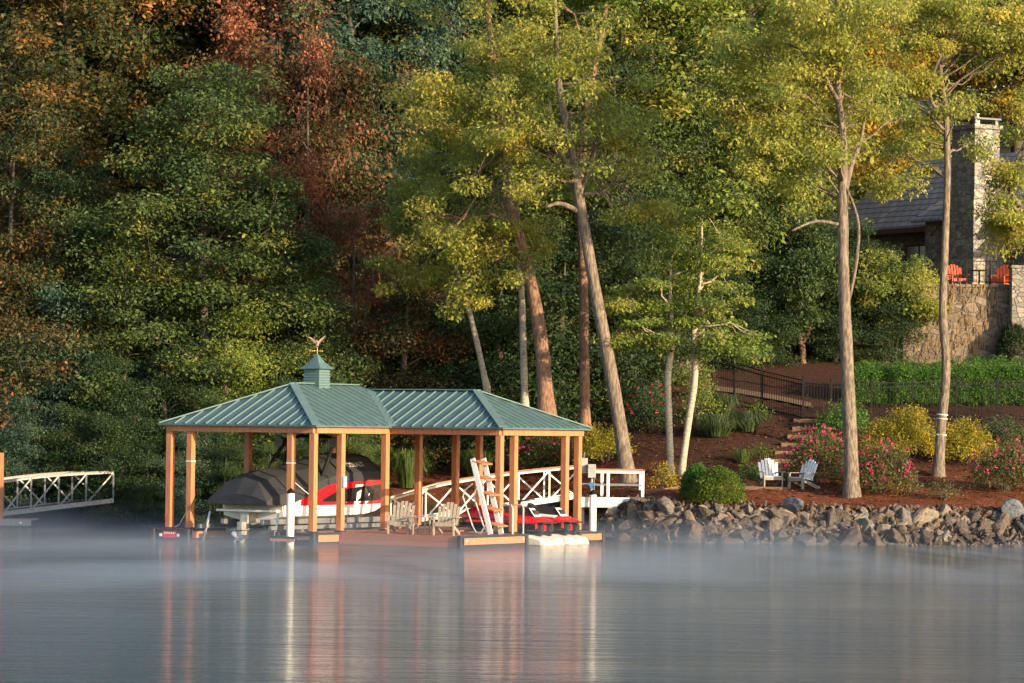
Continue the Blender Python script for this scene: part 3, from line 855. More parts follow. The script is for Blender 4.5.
def shrub(label, px, py, wpx, hpx, leaf, seed, L=0.075, n=None, per=60, flowers=None, nflow=0, name='shrub', cat='shrub', group=None, fl=0.06, Y=None, trim=False):
    b = hit(px, py) if Y is None else at(px, py, Y)
    s = b.y / FPX
    r, hh = wpx * s / 2, hpx * s
    n = n or int(60 * max(0.5, r) * max(0.5, hh))
    t = thing(name, label, cat, b, 0, group)
    C, RD = dome(0, r, hh, n, seed, d=min(r, max(0.7, r * 0.9)))
    if trim:
        C, RD = clipped(r, hh, 260, seed)
    obj('foliage', leaf_mesh('foliage', C, RD, per, L, seed, leaf, 0.0, 0.3, 0.5), None, t)
    obj('stem', stems(12, r, hh, seed), M_bark_dark, t)
    if flowers:
        rng = np.random.default_rng(seed + 1)
        rr = random.Random(seed)
        FC = []
        for i in range(nflow):
            a = rr.uniform(0, 6.283); u = rr.random() ** 0.5
            zz = (1 - (u * .92) ** 2) ** 0.5
            FC.append((u * math.cos(a) * r, u * math.sin(a) * min(r, max(.7, r * .9)), max(0.15, zz * hh * rr.uniform(.45, 1.03))))
        obj('blossoms', leaf_mesh('blossoms', FC, [(0.035,) * 3] * nflow, 7, fl, seed + 2, flowers, 0, 0.1, 0.9), None, t)
    return t
AZ = 'azalea bushes along the bank'
shrub('big azalea bush dotted with pink flowers behind the white garden chairs', 818, 483, 78, 60, L_azalea, 101, flowers=L_pink, nflow=150, name='azalea_bush', cat='azalea', group=AZ, per=75)
shrub('pink azalea bush directly beside the tall grey trunk', 880, 494, 78, 60, L_azalea, 102, flowers=L_pink, nflow=130, name='azalea_bush', cat='azalea', group=AZ, per=75)
shrub('pink azalea bush at the edge of the picture', 1005, 492, 74, 60, L_azalea, 103, flowers=L_pink, nflow=85, name='azalea_bush', cat='azalea', group=AZ, per=70)
shrub('azalea with magenta flowers behind the gangway', 556, 470, 90, 42, L_azalea, 104, flowers=L_pink, nflow=80, name='azalea_bush', cat='azalea', group=AZ)
shrub('small dark azalea with red flowers beyond the birch pair', 650, 432, 50, 50, L_dark, 105, flowers=L_coral, nflow=26, name='azalea_bush', cat='azalea', group=AZ)
YB = 'yellow bushes on the bank'
shrub('wide golden yellow bush with orange tips between the two tall trunks', 903, 462, 96, 62, L_yellow, 111, name='yellow_bush', cat='bush', group=YB, per=70)
shrub('golden yellow bush beyond the white banded trunk', 966, 462, 62, 48, L_yellow, 112, name='yellow_bush', cat='bush', group=YB, per=70)
shrub('yellow green bush behind the foot of the big leaning trunk', 605, 462, 62, 42, L_yellow, 113, name='yellow_bush', cat='bush', group=YB, per=60)
shrub('small yellow bush with flowers near the foot of the birch pair', 664, 488, 26, 24, L_yellow, 114, name='yellow_bush', cat='bush', group=YB, per=40)
shrub('dark green bush in front of the hedge beside the iron gate', 842, 432, 56, 34, L_hedge, 115, name='green_shrub', group='green shrubs')
shrub('bright green rounded shrub on the mulch beside the garden chairs', 718, 502, 58, 36, L_shrub, 116, L=0.06, per=75, trim=True, name='green_shrub', group='green shrubs')
shrub('darker green shrub tucked behind the bright rounded one', 697, 497, 36, 34, L_hedge, 117, L=0.06, per=70, trim=True, name='green_shrub', group='green shrubs')
shrub('dark rounded clipped topiary at the foot of the stone wall', 1014, 367, 40, 48, L_topiary, 118, L=0.06, per=110, trim=True, name='topiary', cat='topiary')
shrub('tiny sparse bush alone on the open mulch', 943, 500, 34, 24, L_azalea, 119, per=22, name='green_shrub', group='green shrubs')
shrub('low green plant with round leaves below the iron fence', 757, 420, 22, 18, L_shrub, 120, per=40, name='green_shrub', group='green shrubs')
shrub('tiny green plant between the timber steps and the tufted grass', 762, 458, 20, 16, L_shrub, 121, per=30, name='green_shrub', group='green shrubs')
shrub('low green plant growing among the timber steps behind the chairs', 756, 480, 34, 18, L_hedge, 122, per=40, name='green_shrub', group='green shrubs')
shrub('tall thin bush with amber stems behind the birch pair', 700, 425, 44, 75, L_birch, 123, per=26, name='green_shrub', group='green shrubs')
shrub('dull green shrub below the hedge at the edge of the picture', 1005, 440, 50, 26, L_bluegrass, 124, per=50, name='green_shrub', group='green shrubs')
shrub('green bush on the bank beyond the dock chairs', 450, 440, 70, 40, L_mid, 125, per=50, name='green_shrub', group='green shrubs')

def tuft(label, px, py, wpx, hpx, leaf, seed, n=260, group='ornamental grasses on the bank'):
    b = hit(px, py)
    s = b.y / FPX
    r, hh = wpx * s / 2, hpx * s
    rng = np.random.default_rng(seed)
    V, T = [], []
    for i in range(n):
        a = rng.uniform(0, 6.283)
        o = np.array([math.cos(a), math.sin(a), 0]) * rng.uniform(0, .6) * r
        d = np.array([math.cos(a), math.sin(a), 0]) * r * rng.uniform(.3, 1)
        z = hh * rng.uniform(.45, 1)
        sd = np.array([-math.sin(a), math.cos(a), 0]) * 0.012
        p = [o, o + d * .45 + [0, 0, z * .7], o + d * .95 + [0, 0, z * .9], o + d * 1.3 + [0, 0, z * .5]]
        wds = [1, .9, .6, .1]
        for k in range(3):
            V += [p[k] - sd * wds[k], p[k] + sd * wds[k], p[k + 1] + sd * wds[k + 1], p[k + 1] - sd * wds[k + 1]]
            T.append(rng.random())
    t = obj('grass_tuft', quad_mesh('grass_tuft', np.array(V), T, leaf), None)
    t.location = b
    return tag(t, label, 'ornamental grass', group)
tuft('wide blue green tufted grass below the iron fence', 716, 437, 46, 26, L_bluegrass, 1, 420)
tuft('rounded blue green grass tuft beside the wide one', 747, 432, 34, 24, L_bluegrass, 2, 320)
tuft('taller grass tuft under the end of the iron fence', 722, 418, 34, 28, L_bluegrass, 3, 300)
tuft('little spiky grass tuft above the bright rounded shrub', 742, 463, 22, 16, L_grass, 4, 140)
tuft('tall arching grass behind the dock chairs', 408, 488, 34, 46, L_grass, 5, 320)
tuft('arching grass behind the dock ladder', 478, 478, 34, 34, L_grass, 6, 240)

# clipped hedge behind the iron fence
def hedge():
    a, b = hit(858, 412), hit(1100, 412)
    a.y += 1.2; b.y += 1.0
    t = thing('hedge', 'long clipped bright green hedge behind the black iron fence', 'hedge', ground(a.x, a.y))
    rng = random.Random(4)
    C, RD = [], []
    for i in range(1700):
        f = rng.random()
        p = a.lerp(b, f)
        q = rng.random()
        dy = rng.choice((rng.uniform(0, .12), rng.uniform(0, .12), rng.uniform(0, 2.0)))
        p.y += dy
        top = 1.3 + .05 * math.sin(f * 14) + .14 * min(1, f * 1.8)
        z = h(p.x, p.y) + (rng.uniform(top - .6, top) if dy > .12 else rng.uniform(.08, top))
        k = rng.uniform(.14, .22)
        C.append((p.x - t.location.x, p.y - t.location.y, z - t.location.z)); RD.append((k, k, k * .8))
    obj('foliage', leaf_mesh('foliage', C, RD, 70, 0.06, 5, L_hedge, 0, .3, .55), None, t)
hedge()

# ------------------------------------------------------------------ boathouse
C0 = at(316, 430, 107.0); C0.z = 0
BZ = R(-31.8)
bh = thing('boathouse', 'floating boathouse of orange brown posts under a blue green ribbed metal roof', 'boathouse', C0, BZ)
EZ, PITCHR = 3.62, 0.435
def rp(x, y, hh=0.0):
    return Vector((x, y, EZ + hh))
r1, r2 = 3 * PITCHR, 2.675 * PITCHR
FACES = [[rp(-6, 0), rp(0, 0), rp(-3, 3, r1)],
         [rp(0, 0), rp(0, 4.15), rp(-2.675, 6.825, r2), rp(-3, 6.5, r1), rp(-3, 3, r1)],
         [rp(0, 4.15), rp(4.1, 4.15), rp(1.425, 6.825, r2), rp(-2.675, 6.825, r2)],
         [rp(4.1, 4.15), rp(4.1, 9.5), rp(1.425, 6.825, r2)],
         [rp(4.1, 9.5), rp(-6, 9.5), rp(-3, 6.5, r1), rp(-2.675, 6.825, r2), rp(1.425, 6.825, r2)],
         [rp(-6, 9.5), rp(-6, 0), rp(-3, 3, r1), rp(-3, 6.5, r1)]]
mb = MB()
for f in FACES:
    mb.prism(f, (0, 0, -0.05))
roof = obj('roof', mb, M_roof, bh)
mb = MB()
for f in FACES:
    e = (f[1] - f[0]).normalized()
    nrm = (f[1] - f[0]).cross(f[-1] - f[0]).normalized()
    s_ = nrm.cross(e)
    P2 = [((p - f[0]).dot(e), (p - f[0]).dot(s_)) for p in f]
    Lw = (f[1] - f[0]).length
    u = min(p[0] for p in P2) + 0.22
    while u < max(p[0] for p in P2):
        ys_ = sorted(b0 + (b1 - b0) * (u - a0) / (a1 - a0) for (a0, b0), (a1, b1) in zip(P2, P2[1:] + P2[:1]) if (a0 - u) * (a1 - u) < 0)
        if len(ys_) >= 2 and ys_[-1] - ys_[0] > .25:
            y0_ = ys_[0] if ys_[0] < .01 else ys_[0] + .1
            mb.bar(f[0] + e * u + s_ * y0_ + nrm * .016, f[0] + e * u + s_ * (ys_[-1] - .09) + nrm * .016, .045, .045, nrm)
        u += 0.40
obj('roof_rib', mb, M_rib, roof)
mb = MB()
cap = lambda a, b: mb.bar(a + Vector((0, 0, 0.03)), b + Vector((0, 0, 0.03)), 0.26, 0.035)
for a, b in ((FACES[0][0], FACES[0][2]), (FACES[0][1], FACES[0][2]), (FACES[2][1], FACES[2][2]), (FACES[3][1], FACES[3][2]), (FACES[4][1], rp(-3, 6.5, r1)),
             (rp(-3, 3, r1), rp(-3, 6.5, r1)), (rp(-2.6, 6.825, r2), rp(1.425, 6.825, r2)), (FACES[1][1], rp(-2.675, 6.825, r2))):
    cap(a, b)
obj('ridge_cap', mb, M_rib, roof)
mb = MB()
mb.add([rp(-5.85, .15, -.1), rp(-.15, .15, -.1), rp(-.15, 4.3, -.1), rp(3.95, 4.3, -.1), rp(3.95, 9.35, -.1), rp(-5.85, 9.35, -.1)], [(0, 1, 2, 3, 4, 5)])
obj('ceiling', mb, M_ceil, bh)
PI = 0.27                                           # posts stand in from the eave
def beam(a, b):
    return obj('beam', MB().bar((*a, EZ - 0.145), (*b, EZ - 0.145), 0.13, 0.19), M_post, bh, bevel=0.008)
i_ = 0.2
beam((-6 + i_, i_), (-i_, i_)); beam((-i_, i_ + .066), (-i_, 4.15 + i_ - .066)); beam((-i_ - .065, 4.15 + i_), (4.1 - i_, 4.15 + i_))
beam((4.1 - i_, 4.15 + i_ + .066), (4.1 - i_, 9.5 - i_)); beam((4.1 - i_ - .066, 9.5 - i_), (-6 + i_, 9.5 - i_)); beam((-6 + i_, 9.5 - i_ - .066), (-6 + i_, i_ + .066))
DZ = 0.34
def post(x, y, z0=DZ):
    p = obj('post', MB().box(x - .1, x + .1, y - .1, y + .1, z0, EZ - .24), M_post, bh, bevel=0.012)
    obj('post_base', MB().box(x - .13, x + .13, y - .13, y + .13, z0, z0 + .05), M_rubber, p)
    return p
posts = [(-5.73, .27), (-4.93, .27), (-1.1, .27), (-.27, .27), (-.27, 1.75), (-.27, 4.2), (3.83, 4.42), (3.83, 5.25), (3.83, 8.35), (3.83, 9.15),
         (-5.73, 4.4), (-5.73, 9.15), (-2.3, 9.2), (-.85, 9.2), (.05, 9.2)]
P_ = [post(*p) for p in posts]
for k in (1, 2):                                     # rope turns round two posts
    x, y = posts[k]
    obj('rope_tie', MB().box(x - .107, x + .107, y - .107, y + .107, 2.44, 2.475), M_white, P_[k])
obj('padlock_box', MB().box(-.165, -.15, 1.72, 1.78, 1.95, 2.0).box(-.165, -.1, 1.66, 1.84, 1.72, 2.06), mat('blue_box', (.25, .42, .55), .4), P_[4])
# decks: boards, skirts, rubber edges
def deck_part(x0, x1, y0, y1, along='x'):
    mb = MB()
    n = max(1, round(((y1 - y0) if along == 'x' else (x1 - x0)) / 0.15))
    for k in range(n):
        if along == 'x':
            a = y0 + (y1 - y0) * k / n
            mb.box(x0, x1, a + .004, a + (y1 - y0) / n - .004, DZ - .045, DZ)
        else:
            a = x0 + (x1 - x0) * k / n
            mb.box(a + .004, a + (x1 - x0) / n - .004, y0, y1, DZ - .045, DZ)
    return obj('deck_boards', mb, M_deck, bh)
deck_part(-6.05, -4.75, -.05, 9.5, 'x'); deck_part(-1.3, .02, -.05, 1.3, 'x'); deck_part(-1.3, 4.4, 1.32, 5.05, 'x')
deck_part(-1.3, .9, 5.07, 8.18, 'x'); deck_part(-4.73, 4.4, 8.2, 9.75, 'x')
def skirt(x0, x1, y0, y1, z0, z1, m=M_post, name='skirt_board'):
    return obj(name, MB().box(x0, x1, y0, y1, z0, z1), m, bh, bevel=0.006)
# front of the open deck: three stacked boards down to the water
for k in range(3):
    skirt(0.03, 4.36, 1.25, 1.29, DZ - .17 - .155 * k, DZ - .02 - .155 * k, M_deck)
skirt(4.41, 4.45, 1.5, 4.95, DZ - .27, DZ - .04); skirt(4.41, 4.44, 1.35, 5.05, -.12, DZ - .275, M_rubber, 'float_side')
skirt(.03, .07, .12, 1.2, DZ - .27, DZ - .04); skirt(-1.2, -.12, -.1, -.06, DZ - .27, DZ - .04, M_rubber)
skirt(-4.74, -4.70, .12, 8.1, DZ - .27, DZ - .04); skirt(-5.9, -4.9, -.1, -.06, DZ - .3, DZ - .04, M_rubber)
skirt(-6.09, -6.05, 0, 9.5, DZ - .27, DZ - .04); skirt(4.41, 4.45, 8.25, 9.7, DZ - .27, DZ - .04)
for (x0, x1, y0, y1) in ((-6.0, -4.8, 0, 9.4), (-1.25, 0, 0, 1.3), (-1.25, 4.35, 1.35, 5.0), (-1.25, .85, 5.1, 8.1), (-4.7, 4.35, 8.25, 9.7)):
    skirt(x0, x1, y0, y1, -.25, DZ - .06, M_rubber, 'float')
def bumper(a, b):
    return obj('bumper', MB().bar((*a, DZ - .02), (*b, DZ - .02), .07, .075), M_rubber, bh, bevel=.015)
bumper((-6.1, -.1), (-4.7, -.1)); bumper((-4.68, 0), (-4.68, 8.1)); bumper((-1.3, -.1), (.05, -.1)); bumper((.06, 0), (.06, 1.25)); bumper((4.46, 1.2), (4.46, 5.05)); bumper((4.46, 8.2), (4.46, 9.7))
for x, y in ((-6.06, -.12), (-4.73, -.12), (.03, -.12), (-1.28, -.12), (4.44, 1.25), (4.44, 5.03), (4.44, 8.25), (4.44, 9.72)):
    obj('corner_bumper', MB().box(x - .075, x + .075, y - .06, y + .06, -.1, DZ + .015), M_rubber, bh, bevel=.02)
sg = obj('sign_plate', MB().box(-5.69, -5.16, -.125, -.105, .07, .27), mat('sign_red', (.62, .03, .06), .4), bh)
mb = MB()
for k in range(5):
    mb.box(-5.62 + k * .085, -5.62 + k * .085 + .055, -.128, -.126, .19, .235)
obj('lettering', mb, M_white, sg)
for x in (-5.77, -5.08):
    mb = MB(); mb.tube([(x, -.105, .15), (x, -.14, .15)], .05, 12)
    obj('reflector', mb, M_white, bh)
for y in (1.62, 4.85):
    mb = MB(); mb.tube([(4.45, y, .2), (4.47, y, .2)], .035, 10)
    obj('reflector', mb, M_white, bh)
# pile guides
for (x0, x1, y0, y1) in ((-1.0, -.1, -.85, -.14), (3.4, 4.3, 9.78, 10.5)):
    mb = MB()
    for (a, b) in (((x0, y0), (x1, y0)), ((x0, y1), (x1, y1)), ((x0, y0), (x0, y1)), ((x1, y0), (x1, y1))):
        mb.bar((*a, .2), (*b, .2), .09, .1)
    obj('pile_guide', mb, M_rubber, bh)
    obj('guide_board', MB().box(x0, x1, y0 - .08, y0 - .05, .1, .18), M_post, bh)
# cupola with weathervane
cu = obj('cupola', MB().box(-3.29, -2.71, 4.51, 5.09, EZ + .95, EZ + 1.8), M_roof, bh)
mb = MB()
for k in range(7):
    z = EZ + 1.2 + k * .085
    mb.box(-3.305, -2.695, 4.495, 5.105, z, z + .035)
obj('louvre_slats', mb, M_rib, cu)
mb = MB()
q = .40
mb.loft([[(-3 - q, 4.8 - q, EZ + 1.8), (-3 + q, 4.8 - q, EZ + 1.8), (-3 + q, 4.8 + q, EZ + 1.8), (-3 - q, 4.8 + q, EZ + 1.8)],
         [(-3 - q * .45, 4.8 - q * .45, EZ + 2.02), (-3 + q * .45, 4.8 - q * .45, EZ + 2.02), (-3 + q * .45, 4.8 + q * .45, EZ + 2.02), (-3 - q * .45, 4.8 + q * .45, EZ + 2.02)],
         [(-3 - .01, 4.79, EZ + 2.3), (-2.99, 4.79, EZ + 2.3), (-2.99, 4.81, EZ + 2.3), (-3.01, 4.81, EZ + 2.3)]])
obj('cupola_roof', mb, M_roof, cu)
va = obj('weathervane', MB().tube([(-3, 4.8, EZ + 2.25), (-3, 4.8, EZ + 2.62)], .018, 8), M_gold, bh)
mb = MB()
mb.bar((-3.28, 4.8, EZ + 2.44), (-2.72, 4.8, EZ + 2.44), .02, .02); mb.bar((-3, 4.52, EZ + 2.47), (-3, 5.08, EZ + 2.47), .02, .02)
for c in ((-3.28, 4.8), (-2.72, 4.8), (-3, 4.52), (-3, 5.08)):
    mb.ball((*c, EZ + 2.455), .04, 8, 5)
mb.prism([(-3.42, 4.8, EZ + 2.40), (-3.3, 4.8, EZ + 2.45), (-3.42, 4.8, EZ + 2.55), (-3.5, 4.8, EZ + 2.5)], (0, .012, 0))
obj('direction_arms', mb, M_gold, va)
mb = MB()                                            # eagle: body, two raised wings, tail
mb.tube([(-3.1, 4.8, EZ + 2.62), (-3.0, 4.8, EZ + 2.72), (-2.97, 4.8, EZ + 2.84), (-3.05, 4.8, EZ + 2.93), (-3.1, 4.8, EZ + 2.93)], [.025, .06, .07, .045, .012], 8)
mb.prism([(-2.98, 4.8, EZ + 2.72), (-2.8, 4.85, EZ + 2.95), (-2.66, 4.95, EZ + 3.18), (-2.74, 4.9, EZ + 3.12), (-2.92, 4.84, EZ + 2.98), (-2.99, 4.82, EZ + 2.86)], (.01, .02, 0))
mb.prism([(-3.02, 4.8, EZ + 2.74), (-3.05, 4.75, EZ + 2.92), (-3.28, 4.66, EZ + 3.1), (-3.42, 4.6, EZ + 3.12), (-3.27, 4.68, EZ + 2.98), (-3.1, 4.76, EZ + 2.8)], (.01, -.02, 0))
obj('eagle', mb, M_copper, va)
for o_ in (va, *va.children):                       # small against the cupola
    for v_ in o_.data.vertices:
        v_.co = Vector((-3, 4.8, EZ + 2.2)) + (v_.co - Vector((-3, 4.8, EZ + 2.2))) * .68
cu.location = va.location = (0, -.5, 0)

def loc_bh(x, y, z=0):
    return C0 + Vector((x * math.cos(BZ) - y * math.sin(BZ), x * math.sin(BZ) + y * math.cos(BZ), z))

# pilings
def piling(x, y, top, label):
    t = thing('piling', label, 'piling', loc_bh(x, y, 0), 0, 'white dock pilings')
    mb = MB(); mb.tube([(0, 0, -2.5), (0, 0, top)], .115, 16)
    obj('pile_pipe', mb, M_white, t, smooth=False)
    mb = MB(); mb.tube([(0, 0, top), (0, 0, top + .04), (0, 0, top + .16)], [.13, .13, .02], 16)
    obj('pile_cap', mb, M_black, t)
piling(-.55, -.5, 1.55, 'white pipe piling with a black cap in front of the boat slip')
piling(3.85, 10.1, 1.5, 'white pipe piling beside the gangway landing')

# ------------------------------------------------------------------ the boat on its lift
BX = -2.95
boat = thing('motorboat', 'red, black and white motorboat under a dark cover on the lift in the boathouse', 'boat', loc_bh(BX, .9, 0), BZ)
boat.scale = (.95, .935, 1)
# local: y towards the bow, x across; hull sections
def sheer_z(y):
    return float(np.interp(y, [0, .75, 1.8, 2.8, 4, 6, 7.9], [1.24, 1.26, 1.62, 1.86, 1.9, 1.93, 1.97]))
def hull_ring(y):
    f = max(0, min(1, (y - 3.6) / 4.3))
    w_ = max(1.27 * (1 - f ** 2.4), .02)
    return w_, w_ * (.94 - .3 * f), sheer_z(y), .50 + .75 * f ** 3, .80 + .42 * f ** 3
def hull_side(y0, y1, n, bands):
    pass
ys = [0, .5, .9, 1.4, 1.8, 2.2, 2.6, 2.9, 3.4, 4.0, 4.8, 5.6, 6.3, 6.9, 7.4, 7.75, 7.9]
def hull_band(t0, t1, off, yy=ys):
    """strip of hull side between fractions of the height from chine (0) to sheer (1), off proud of it"""
    mb = MB()
    for s_ in (-1, 1):
        rows = []
        for y in yy:
            w_, cw, sh, ke, ch = hull_ring(y)
            a = t0(y) if callable(t0) else t0
            b = t1(y) if callable(t1) else t1
            row = []
            for t in (a, b):
                row.append((s_ * (cw + (w_ - cw) * t + off), y, ch + (sh - ch) * t))
            rows.append(row)
        if s_ > 0:
            rows = [r_[::-1] for r_ in rows]
        n = len(rows)
        v = [p for r_ in rows for p in r_]
        f = [(2 * i, 2 * i + 2, 2 * i + 3, 2 * i + 1) for i in range(n - 1)]
        mb.add(v, f)
    return mb
mb = MB()
rings = []
for y in ys:
    w_, cw, sh, ke, ch = hull_ring(y)
    rings.append([(-w_, y, sh), (-cw, y, ch), (-cw * .45, y, (ke + ch) / 2), (0, y, ke), (cw * .45, y, (ke + ch) / 2), (cw, y, ch), (w_, y, sh)])
mb.loft(rings)
obj('hull', mb, M_whitegel, boat)
fy = [.9, 1.4, 1.8, 2.2, 2.6, 2.9, 3.4, 4.0, 4.8, 5.6, 6.3, 6.9, 7.4, 7.75]
def zf_(z):                                           # height -> fraction of the hull side
    def g(y):
        w_, cw, sh, ke, ch = hull_ring(y)
        zz = z(y) if callable(z) else z
        return max(0.0, min(1.0, (zz - ch) / (sh - ch)))
    return g
obj('red_side_band', hull_band(zf_(1.12), zf_(lambda y: sheer_z(y) - .01), .008, fy), M_red, boat, label='bright red band along the hull side')
obj('black_side_panel', hull_band(zf_(1.22), zf_(lambda y: float(np.interp(y, [2.0, 3.2, 5, 7.75], [1.24, 1.62, 1.72, 1.78]))), .014, fy[3:]), M_blackgel, boat, label='glossy black panel along the hull side')
mb = MB()
mb.box(-1.1, 1.1, -.6, -.02, .92, 1.0)
obj('swim_platform', mb, M_whitegel, boat, bevel=.03)
tr = obj('transom', MB().box(-1.16, 1.16, -.02, .02, .95, 1.4), mat('transom_grey', (.5, .48, .45), .3), boat)
# stern drive
mb = MB()
mb.loft([[(-.2, -.05, .6), (.2, -.05, .6), (.2, -.05, 1.0), (-.2, -.05, 1.0)], [(-.17, -.55, .55), (.17, -.55, .55), (.14, -.5, .98), (-.14, -.5, .98)]])
mb.box(-.1, .1, -.78, -.35, .1, .62)
mb.loft([[(-.28, -1.0, .36), (.28, -1.0, .36), (.28, -1.0, .39), (-.28, -1.0, .39)], [(-.2, -.3, .38), (.2, -.3, .38), (.2, -.3, .41), (-.2, -.3, .41)]])
mb.prism([(0, -.75, .1), (0, -.4, .1), (0, -.55, -.18), (0, -.72, -.15)], (.03, 0, 0))
mb.tube([(0, -.25, .1), (0, -.55, .1), (0, -.95, .1)], [.03, .1, .06], 10)
dr = obj('stern_drive', mb, M_drive, boat, bevel=.015)
mb = MB()
for k in range(3):
    a = k * 2.094
    mb.prism([(0, -.92, .1), (.22 * math.cos(a - .35), -.9, .1 + .22 * math.sin(a - .35)), (.26 * math.cos(a), -.95, .1 + .26 * math.sin(a)), (.22 * math.cos(a + .35), -.98, .1 + .22 * math.sin(a + .35))], (0, -.015, 0))
obj('propeller', mb, M_alu, dr)
# fitted cover: sections over the boat
def cover_ring(y):
    f = max(0, min(1, (y - 3.6) / 4.3))
    w_, cw, sh, ke, ch = hull_ring(max(0, min(7.88, y)))
    w_ = w_ + .05
    top = float(np.interp(y, [-.95, -.6, 0, .8, 2.0, 3.0, 3.8, 4.6, 5.3, 6.0, 6.8, 7.5, 7.95], [1.5, 1.98, 2.16, 2.24, 2.36, 2.55, 2.72, 2.76, 2.74, 2.7, 2.45, 2.15, 2.0]))
    edge = sheer_z(max(0, y)) - .03 - (.06 if y < 1 else 0)
    edge = min(edge, top - .04)
    w_ = w_ * (1 if y > 0 else 1 + y * .08)
    rk = random.Random(int(y * 100))
    pts = []
    for s_, t in ((-1, 0), (-.98, .34), (-.52, .84), (0, 1), (.52, .84), (.98, .34), (1, 0)):
        ww = w_ * s_
        pts.append((ww, y + rk.uniform(-.02, .02), edge + (top - edge) * t + rk.uniform(-.02, .02)))
    return pts
cy = [-.95, -.62, .2, 1.4, 2.4, 3.2, 3.9, 4.9, 5.9, 6.6, 7.3, 7.9]
mb = MB(); mb.loft([cover_ring(y) for y in cy])
cv = obj('cover', mb, M_cover, boat, bevel=.03)
for y in (.2, 2.4, 5.9):
    st_ = MB(); st_.tube([(p[0] * 1.01, p[1], p[2] + .012) for p in cover_ring(y)], .014, 5)
    obj('cover_strap', st_, M_black, cv)
# writing on the side of the cover
def lettering(txt, size, parent, mtx, m, ext=.004):
    cu_ = bpy.data.curves.new('lettering', 'FONT')
    cu_.body, cu_.size, cu_.extrude, cu_.align_x = txt, size, ext, 'CENTER'
    o = bpy.data.objects.new('lettering_source', cu_)
    COL.objects.link(o)
    bpy.context.view_layer.update()
    me = bpy.data.meshes.new_from_object(o.evaluated_get(bpy.context.evaluated_depsgraph_get()))
    bpy.data.objects.remove(o)
    me.name = 'lettering'
    me.materials.clear(); me.materials.append(m)
    for v in me.vertices:
        v.co = mtx @ v.co
    ob = bpy.data.objects.new('lettering', me)
    COL.objects.link(ob)
    ob.parent = parent
    return ob
# on the starboard side (+x), reading along +y
c_ = Vector(cover_ring(3.9)[5]).lerp(Vector(cover_ring(3.9)[4]), .3); d_ = Vector(cover_ring(4.9)[5]).lerp(Vector(cover_ring(4.9)[4]), .3)
u_ = Vector(cover_ring(4.9)[4]) - Vector(cover_ring(4.9)[5])
ex = (d_ - c_).normalized(); ey = (u_ - ex * u_.dot(ex)).normalized(); ez = ex.cross(ey)
mid = c_.lerp(d_, .5) + ez * .035
mtx = Matrix(((ex.x, ey.x, ez.x, mid.x), (ex.y, ey.y, ez.y, mid.y), (ex.z, ey.z, ez.z, mid.z), (0, 0, 0, 1)))
lettering('COBALT', .30, cv, mtx, mat('pale_print', (.5, .49, .5), .6))
# wakeboard tower: two raked legs and a hoop with speakers
tw = MB()
for s_ in (-1, 1):
    tw.tube([(s_ * 1.15, 2.0, 1.6), (s_ * 1.1, 2.7, 2.6), (s_ * .95, 3.3, 3.2)], [.07, .06, .055], 8)
    tw.tube([(s_ * 1.15, 3.2, 1.9), (s_ * 1.08, 3.3, 2.6), (s_ * .95, 3.4, 3.2)], [.05, .05, .05], 8)
tw.tube([(-.95, 3.35, 3.2), (-.5, 3.4, 3.28), (.5, 3.4, 3.28), (.95, 3.35, 3.2)], .055, 8)
tower = obj('tower', tw, M_black, boat)
for s_ in (-1, 1):
    mb = MB(); mb.tube([(s_ * 1.12, 2.95, 3.08), (s_ * 1.12, 3.5, 3.08)], [.17, .13], 14)
    obj('speaker', mb, M_blackgel, tower)
lf = thing('boat_lift', 'silver lift frame with padded bunks under the motorboat', 'boat lift', loc_bh(BX, .9, 0), BZ)
mb = MB()
for s_ in (-1, 1):
    mb.bar((s_ * .75, -.6, .62), (s_ * .75, 6.6, .62), .12, .16)
for y in (.6, 2.6, 5.0):
    obj('cross_beam', MB().bar((-1.45, y, .30), (1.45, y, .30), .14, .18), M_galv, lf)
obj('bunk', mb, M_galv, lf)
for s_ in (-1, 1):
    obj('side_rail', MB().bar((s_ * 1.35, -1.0, .46), (s_ * 1.35, 7.0, .46), .1, .12), M_galv, lf)
    for y in (-.5, 3, 6.4):
        obj('lift_strut', MB().bar((s_ * 1.35, y - .3, -.1), (s_ * 1.3, y, .9), .05, .05), M_alu, lf)
obj('lift_tank', MB().box(-1.3, 1.3, 1.2, 2.2, .02, .28), M_galv, lf, bevel=.06)
# mooring lines
def line(label, pts):
    mb = MB(); mb.tube(pts, .012, 5)
    o = obj('mooring_rope', mb, M_white)
    return tag(o, label, 'rope', 'mooring ropes')
p, q = loc_bh(-4.93, .35, 1.4), loc_bh(-5.6, .35, .38)
line('pale rope hanging slack between the two posts by the red sign', [p, p.lerp(q, .35) + Vector((0, 0, -.22)), p.lerp(q, .7) + Vector((0, 0, -.22)), q])
p, q = loc_bh(-1.1, .4, 1.9), loc_bh(-1.75, 2.6, 1.25)
line('taut white rope from a post to the boat side', [p, p.lerp(q, .5), q])

